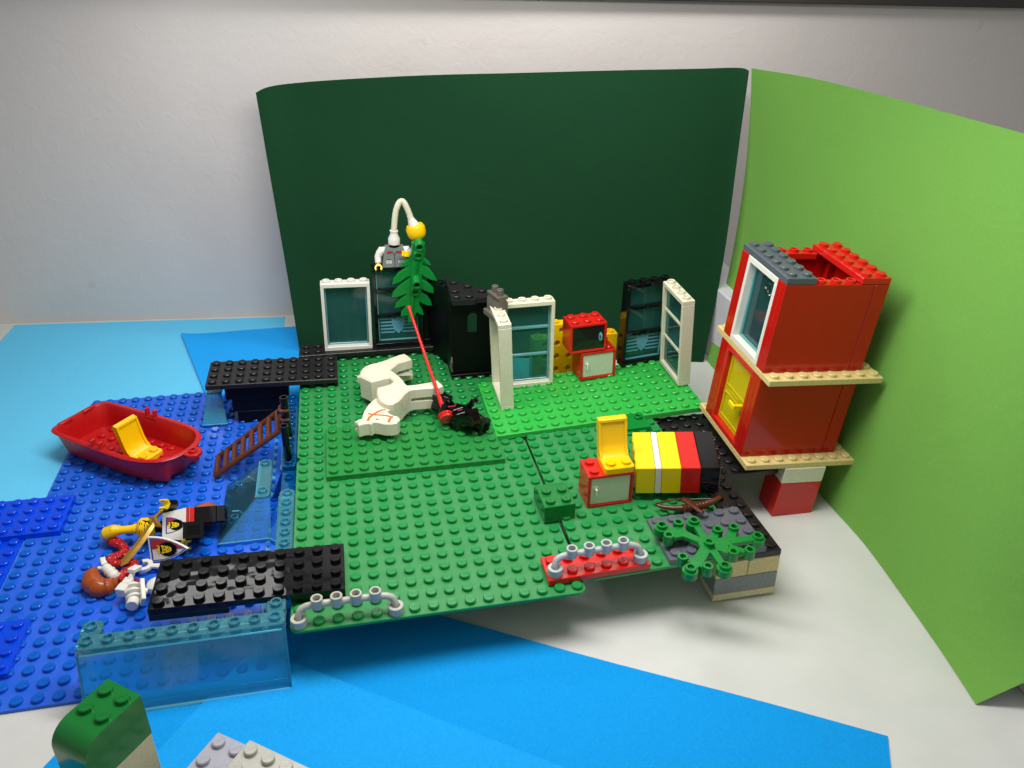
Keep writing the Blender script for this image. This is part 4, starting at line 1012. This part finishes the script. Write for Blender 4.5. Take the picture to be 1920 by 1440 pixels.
b.prism([(.52*math.cos(R(k)), .52*math.sin(R(k))) for k in range(-128, 129, 16)]+[(.24*math.cos(R(k)), .24*math.sin(R(k))) for k in range(128, -129, -16)], -.1, .12, X=X_ , c=.03)
b.box(.35, -.17, -.1, 2.6, .17, .1, .04, X=X_)
tag(b.build('spanner', 'white', origin=P[0]), 'white toy spanner poking out from under the shiny black bridge', 'spanner')
# loose hair piece
o = root('hair_piece', Matrix.Translation((-5.95, 13.9, -2.75)), 'dark orange toy hair piece behind the king figure legs', 'hair piece')
b = MB(); X_ = Matrix.Diagonal((1.15, .95, .95, 1)); b.lathe([(.72, 0), (.8, .3), (.76, .7), (.6, 1.05), (.35, 1.22), (0, 1.28)], 28, T(0, 0, .1) @ X_)
for k in range(11):
    a = R(20+k*16); b.tube([(.86*math.cos(a), -.76*math.sin(a)*.9, .2), (.84*math.cos(a), -.74*math.sin(a), .75), (.45*math.cos(a), -.4*math.sin(a), 1.18), (.05, .15, 1.3)], [.13, .13, .1, .05], 8)
b.build('strands', 'hair', o)

# white horse lying on its side
HO = 2.42
o = root('toy_horse', Matrix.Translation([(6.983,23.625,0.4)][0]), 'white toy horse lying on its side on the rear green baseplate', 'horse')
OL = [(4.755,23.311,2.42),(4.847,23.881,2.42),(5.105,24.357,2.42),(5.495,24.696,2.42),(6.158,24.932,2.42),(6.726,25.189,2.42),(7.24,25.567,2.42),(7.825,25.893,2.42),(8.408,26.111,2.42),(8.656,25.75,2.42),(8.906,25.079,2.42),(8.287,24.797,2.42),(7.783,24.576,2.42),(7.356,23.968,2.42),(7.09,23.612,2.42),(7.385,23.074,2.42),(7.672,22.487,2.42),(7.882,21.836,2.42),(8.026,21.248,2.42),(8.154,20.851,2.42),(8.85,20.896,2.42),(9.592,21.017,2.42),(10.426,21.294,2.42),(10.605,20.869,2.42),(10.762,20.396,2.42),(10.416,20.181,2.42),(9.761,20.214,2.42),(9.107,20.232,2.42),(8.586,20.255,2.42),(8.178,20.083,2.42),(7.845,19.645,2.42),(7.571,19.1,2.42),(7.245,18.639,2.42),(6.874,18.346,2.42),(6.499,18.361,2.42),(6.147,18.704,2.42),(5.9,19.263,2.42),(5.834,19.932,2.42),(5.892,20.862,2.42),(6.843,21.246,2.42),(7.192,21.674,2.42),(6.927,22.358,2.42),(5.541,21.863,2.42),(5.08,22.465,2.42),(4.736,22.881,2.42)]
def slab(b, z0, z1, pts):
    pp = [(p[0], p[1]) for p in pts]; b.prism(pp, z0, z1, c=.11)
b = MB(); slab(b, 1.62, HO, OL); 
LO = [(p[0], p[1]) for p in OL]; b.prism(LO, .62, 1.30)
core = [(4.755,23.311,2.42),(4.847,23.881,2.42),(5.105,24.357,2.42),(5.495,24.696,2.42),(6.158,24.932,2.42),(6.726,25.189,2.42),(7.09,23.612,2.42),(7.385,23.074,2.42),(7.672,22.487,2.42),(7.882,21.836,2.42),(8.026,21.248,2.42),(8.154,20.851,2.42),(8.453,20.882,2.42),(8.313,20.14,2.42),(8.178,20.083,2.42),(7.845,19.645,2.42),(7.571,19.1,2.42),(7.245,18.639,2.42),(6.874,18.346,2.42),(6.499,18.361,2.42),(6.147,18.704,2.42),(5.9,19.263,2.42),(5.834,19.932,2.42),(5.892,20.862,2.42),(6.843,21.246,2.42),(7.192,21.674,2.42),(6.927,22.358,2.42),(5.541,21.863,2.42),(5.08,22.465,2.42),(4.736,22.881,2.42)]
b.prism([(p[0], p[1]) for p in core], 1.27, 1.66)
b.build('body', 'cream', o, world=True)
q = MB(); hv = [(7.78,25.062,1.5),(8.676,24.907,1.5),(8.899,24.339,1.5),(7.798,24.455,1.5)]; q.prism([(p[0], p[1]) for p in hv], 1.302, 1.32); q.build('hoof_slot_shade', 'warm_grey', o, world=True)  # grey patch laid on the white hoof, painting the shade inside its slot
HD = [(5.845,20.368,1.95),(5.426,19.782,1.95),(5.039,19.076,1.95),(4.784,18.364,1.95),(4.639,17.65,1.95),(4.595,17.233,1.95),(4.413,16.966,1.95),(4.257,16.875,1.95),(4.366,16.595,1.95),(4.736,16.73,1.95),(5.01,16.741,1.95),(5.215,16.609,1.95),(5.412,16.848,1.95),(5.68,16.74,1.95),(6.091,16.488,1.95),(6.571,16.367,1.95),(6.975,16.45,1.95),(7.211,16.828,1.95),(7.219,17.13,1.95),(7.083,17.362,1.95),(6.843,17.478,1.95),(6.619,17.79,1.95),(6.43,18.197,1.95),(6.594,18.294,1.95),(6.992,18.539,1.95),(7.405,18.914,1.95),(7.778,19.499,1.95),(7.954,19.997,1.95),(7.523,21.019,1.95),(6.551,21.189,1.95)]
b = MB(); b.prism([(p[0], p[1]) for p in HD], .98, 1.95, c=.07)
er = [(4.241,17.095,1.6),(4.704,17.191,1.6)]
v_ = Vector(er[0])-Vector(er[1]); X_ = Matrix.Translation(er[1]) @ Matrix.Rotation(math.atan2(v_.y, v_.x), 4, 'Z')
for z_ in (-.42, .12): b.prism([(-.3, -.22), (.25, -.2), (.62, .02), (.3, .2), (-.3, .22)], z_, z_+.24, X=X_, c=.03)
hdz = b.build('head', 'cream', o, world=True)
q = MB()
for pts in ([(5.11,18.041,1.96),(5.44,17.834,1.96),(5.987,17.663,1.96),(6.411,17.502,1.96),(6.672,17.271,1.96)], [(5.472,17.853,1.96),(5.771,18.172,1.96),(6.097,18.365,1.96),(6.319,18.388,1.96)], [(5.409,17.839,1.96),(5.142,17.482,1.96),(4.983,17.027,1.96)], [(6.622,17.183,1.96),(6.488,16.88,1.96),(6.405,16.595,1.96)]):
    q.tube([(p[0], p[1], 1.95) for p in pts], .1, 6, flat=.3)
q.build('bridle_print', 'orange', hdz, world=False); bpy.data.objects[hdz.children[0].name].matrix_parent_inverse = Matrix.Translation(-o.location)
q = MB()
for x, y, r_ in [(6.683,17.254,1.955),(5.44,17.842,1.955)]: q.ring(x, y, 1.955, .06, .11, .02, 14)
for x, y, r_ in [(5.662,17.131,1.955)]: q.tube([(x-.1, y-.02, 1.955), (x, y+.05, 1.955), (x+.09, y-.03, 1.955)], .045, 6, flat=.5)
q.build('eye_print', 'ink', hdz); hdz.children[-1].matrix_parent_inverse = Matrix.Translation(-o.location)
q = MB(); q.cyl([(4.69,24.592,1.2)][0][0]+.05, [(4.69,24.592,1.2)][0][1], 1.0, .2, .5); q.build('tail_pin', 'cream', o, world=True)
q = MB(); pp = [(7.952,20.296,1.25),(7.999,19.76,1.25)]; q.box(pp[0][0]-.12, pp[0][1]-.3, .98, pp[0][0]+.1, pp[0][1]+.1, 1.6); q.build('pin', 'brown_grey', o, world=True)

# black knight with raised visor, and the red lance
KX = basis((12.85, 16.05, 1.2), (-.56, .82, -.02), (.3, -.2, .93), .95)
o = root('toy_figure', KX, 'black toy knight figure lying beside the bright green plate', 'toy figure', 'toy figures')
leg(o, 1, 'black', 8); leg(o, -1, 'black', -30)
t = torso(o, 'black', 'ink'); q = MB(); q.box(-.98, -.5, 1.72, .98, .5, 1.99, .03); q.build('hips', 'black', o)
armp(o, 1, 'black', 'black'); armp(o, -1, 'black', 'black', elbow=(1.3, -.5, 2.9), wrist=(1.1, -1.0, 2.9))
q = MB(); headp(q, T(0, 0, 3.72)); q.build('head', 'black', o)
q = MB(); q.lathe([(.74, -.15), (.8, 0), (.82, .55), (.76, .95), (.5, 1.2), (0, 1.3)], 24, T(0, 0, 3.85)); hm = q.build('helmet', 'black', o)
q = MB()
for k in range(4): q.box(-.55, -.95, 4.0+k*.2, .55, -.72, 4.1+k*.2, .03)
q.box(-.62, -.98, 3.92, -.5, -.5, 4.9, .03); q.box(.5, -.98, 3.92, .62, -.5, 4.9, .03); q.build('visor', 'black', hm)
q = MB(); q.tube([(-.45, -.5, 3.3), (0, -.56, 3.0), (.45, -.5, 3.3)], .05, 6); q.box(-.2, -.5, 2.3, .2, -.485, 2.42, .001); q.build('armour_print', 'ink_red', t)
q = MB(); q.tube([(-.5, -.49, 2.6), (.5, -.49, 2.6)], .03, 6); q.tube([(-.9, -.52, 1.8), (.9, -.52, 1.8)], .04, 6); q.build('armour_print', 'light_grey', t)
LA = Vector([(10.517,17.589,1.45)][0]); LB = Vector([(9.094,27.6,5.544)][0])
o = root('lance', Matrix.Translation(LA), 'thin red lance leaning from the black knight up to the green tree piece', 'lance')
q = MB(); d = (LB-LA).normalized(); q.tube([LA, LA+d*1.6, LA+d*2.4, LB], [.2, .17, .13, .12], 12); q.tube([LB-d*.02, LB+d*.12, LB+d*.25, LB+d*.36], [.13, .2, .19, .06], 12); q.build('shaft', 'red', o, world=True)
q = MB(); X_, L__ = along(LA-d*.35, LA+d*.1); q.lathe([(.1, 0), (.2, .02), (.56, .3), (.56, .42), (.2, .45)], 24, X_); q.lathe([(0, .02), (.5, .02), (.5, .3)], 24, X_, cap=False); q.build('hand_guard', 'red', o, world=True)

# grey toy legs standing upside down on the empty frame
GX = basis([(15.121,22.1,7.293)][0], (0, 0, 1), (-1, -.3, 0), .88)
o = root('upturned_half_figure', GX, 'dark grey lower half of a toy figure upside down on the empty white frame', 'toy figure')
pr = [(-.55, -.35), (-.55, .0), (-.5, .05), (-.48, 1.1), (-.3, 1.4), (0, 1.5), (.3, 1.4), (.5, 1.1), (.5, -.35)]
q = MB()
for x0, x1 in ((-.96, -.03), (.03, .96)): q.prism(pr, x0, x1, X=YZ, c=.03)
q.box(-.96, -.85, -.35, .96, -.5, .12); q.build('leg', 'brown_grey', o)
q = MB(); q.box(-.96, -.5, 1.42, .96, .5, 1.68); q.build('hips', 'brown_grey', o)
q = MB()
for x in (-.45, .45): q.ring(x, 0, 1.68, .14, .28, .52, 18); q.cyl(x, 0, 1.68, .2, .2, 12)
q.build('hip_stud', 'brown_grey', o)

# grey jacket figure with a hose neck
PX_ = Vector((8.35, 31.2, 7.99))
o = root('toy_figure', basis(PX_, (0, 0, 1), (-.05, -1, 0), 1.04), 'grey jacket toy figure with a bent hose for a neck on the black window frame', 'toy figure', 'toy figures')
t = torso(o, 'mid_grey', 'ink', zb=0)
q = MB()
for s_ in (-1, 1): q.prism([(s_*.12, 1.3), (s_*.5, 1.32), (s_*.6, 1.12), (s_*.28, 1.08)], .478, .492, X=RX(90))
q.build('collar_print', 'ink_red', t)
q = MB(); q.tube([(-.22, -.485, 1.3), (0, -.485, 1.0), (.22, -.485, 1.3)], .025, 6); q.tube([(0, -.485, 1.0), (0, -.485, .02)], .022, 6); q.box(-.6, -.49, .62, -.28, -.478, .66, .001); q.box(.3, -.49, .62, .62, -.478, .66, .001); q.build('zip_print', 'ink', t)
q = MB(); q.box(-.66, -.49, .3, -.25, -.478, .56, .001); q.box(.26, -.49, .36, .62, -.478, .56, .001); q.build('pocket_print', 'white', t)
q = MB()
for x0, z0 in ((-.62, .46), (-.62, .34), (.3, .48), (.3, .4)): q.box(x0, -.494, z0, x0+.28, -.489, z0+.04, .001)
q.build('pocket_print', 'ink_blue', t)
armp(o, -1, 'white', 'lemon', elbow=(1.28, -.12, .75), wrist=(1.28, -.4, .35), zs=1.22); armp(o, 1, 'white', 'lemon', elbow=(1.15, -.5, 1.0), wrist=(.98, -.95, 1.2), zs=1.22)
hz = [(8.372,31.2,9.798),(8.376,31.2,10.113),(8.399,31.2,10.571),(8.418,31.2,10.943),(8.487,31.2,11.516),(8.551,31.2,12.003),(8.654,31.2,12.486),(8.813,31.2,12.922),(8.982,31.2,13.176),(9.143,31.2,13.25),(9.295,31.2,13.143),(9.46,31.2,12.855),(9.602,31.2,12.486),(9.725,31.2,12.115),(9.792,31.2,11.826),(9.94,31.2,11.532),(10.049,31.2,11.259),(10.138,31.2,10.944),(10.241,31.2,10.48),(10.322,31.1,10.237)]
hz = [Vector(p) for p in hz]
o2 = o
q = MB(); HS = spl(hz[3:15], 8); L_ = len(HS); q.tube(HS, [.235+(.014 if i % 2 else -.008) for i in range(L_)], 14); o3 = q.build('hose', 'cream', o2, world=True, ang=50)
q = MB(); q.lathe([(.34, -.02), (.48, .02), (.48, .42), (.46, .5), (.3, .82), (.3, 1.0), (.34, 1.02), (.34, 1.12), (.26, 1.14)], 26, along(hz[0], hz[3])[0]); q.build('socket', 'white', o2, world=True)
X_, L__ = along(hz[17]+Vector((.05, 0, -.1)), hz[14]); q = MB(); q.lathe([(.5, -.1), (.5, .3), (.34, .8), (.26, L__)], 26, X_); q.build('socket', 'white', o2, world=True)
HB = [(10.083,31.15,11.211),(10.325,31.15,10.157)]; X_, L__ = along(HB[1], HB[0])
q = MB(); q.lathe([(.3, -.25), (.3, -.02), (.4, 0), (.6, .1), (.74, .3), (.78, .55), (.78, .95), (.66, 1.16), (.45, 1.22)], 28, X_); q.build('head', 'yellow', o, world=True)
# spiky tree piece hanging from the head, tip down
LF = [[(9.681,30.2,10.216),(10.221,30.2,10.465),(10.743,30.2,10.162),(10.773,30.2,9.434),(10.647,30.2,8.878),(10.963,30.2,8.633),(11.19,30.2,8.221),(10.845,30.2,8.298),(10.528,30.2,8.544),(10.519,30.2,8.26),(10.946,30.2,8.063),(11.365,30.2,7.463),(11.655,30.2,6.84),(11.131,30.2,6.954),(10.594,30.2,7.278),(10.385,30.2,7.522),(10.423,30.2,7.056),(10.905,30.2,6.735),(11.332,30.2,6.297),(11.56,30.2,5.714),(10.988,30.2,5.847),(10.446,30.2,6.119),(10.34,30.2,6.243),(10.328,30.2,5.89),(10.76,30.2,5.625),(11.078,30.2,5.126),(11.177,30.2,4.699),(10.732,30.2,4.73),(10.242,30.2,5.004),(10.138,30.2,5.19),(10.125,30.2,4.832),(10.334,30.2,4.457),(10.459,30.2,3.866),(10.095,30.2,3.99),(9.879,30.2,4.187),(9.455,30.2,3.305),(9.119,30.2,3.269),(9.092,30.2,3.941),(8.535,30.2,3.86),(8.613,30.2,4.338),(8.964,30.2,4.793),(8.854,30.2,4.801),(8.079,30.2,4.676),(8.209,30.2,5.084),(8.668,30.2,5.527),(9.12,30.2,5.852),(9.011,30.2,5.859),(8.456,30.2,5.66),(7.855,30.2,5.606),(7.986,30.2,6.044),(8.501,30.2,6.595),(9.063,30.2,7.024),(9.62,30.2,7.395),(9.294,30.2,7.357),(8.626,30.2,6.936),(7.968,30.2,6.745),(8.102,30.2,7.257),(8.557,30.2,7.746),(9.111,30.2,8.113),(9.391,30.2,8.382),(8.739,30.2,8.192),(8.811,30.2,8.585),(9.25,30.2,8.843),(9.633,30.2,9.047)]][0]
o = root('tree_piece', Matrix.Translation([(10.058,30.2,10.363)][0]), 'green spiky tree piece hanging tip down from the yellow toy head', 'tree piece')
b = MB(); b.prism([(p[0], p[2]) for p in LF], -30.25, -29.95, X=RX(90) @ Matrix.Identity(4), c=.06)
b.build('leaves', 'leaf_green', o, world=True)
CK = [(10.248,29.9,10.034),(10.144,29.9,9.238),(9.876,29.9,6.975),(9.758,29.9,6.167)]
for k, p in enumerate(CK):
    q = MB(); L2 = [.75, .45, 1.0, .45][k]; X_ = Matrix.Translation((p[0], 30.0, p[2]+.28*L2)) @ RX(108)
    q.ring(0, 0, 0, .24, .38, L2, 22, X=X_); q.cyl(0, 0, 0, .26, .2, 14, X=X_); q.build('cup', 'leaf_green', o, world=True)
q = MB(); st_ = [(9.958,29.85,8.704),(9.754,29.85,7.578),(9.451,29.85,4.068)]; q.tube(st_, [.3, .26, .1], 10, flat=.5); q.build('stem', 'leaf_green', o, world=True)
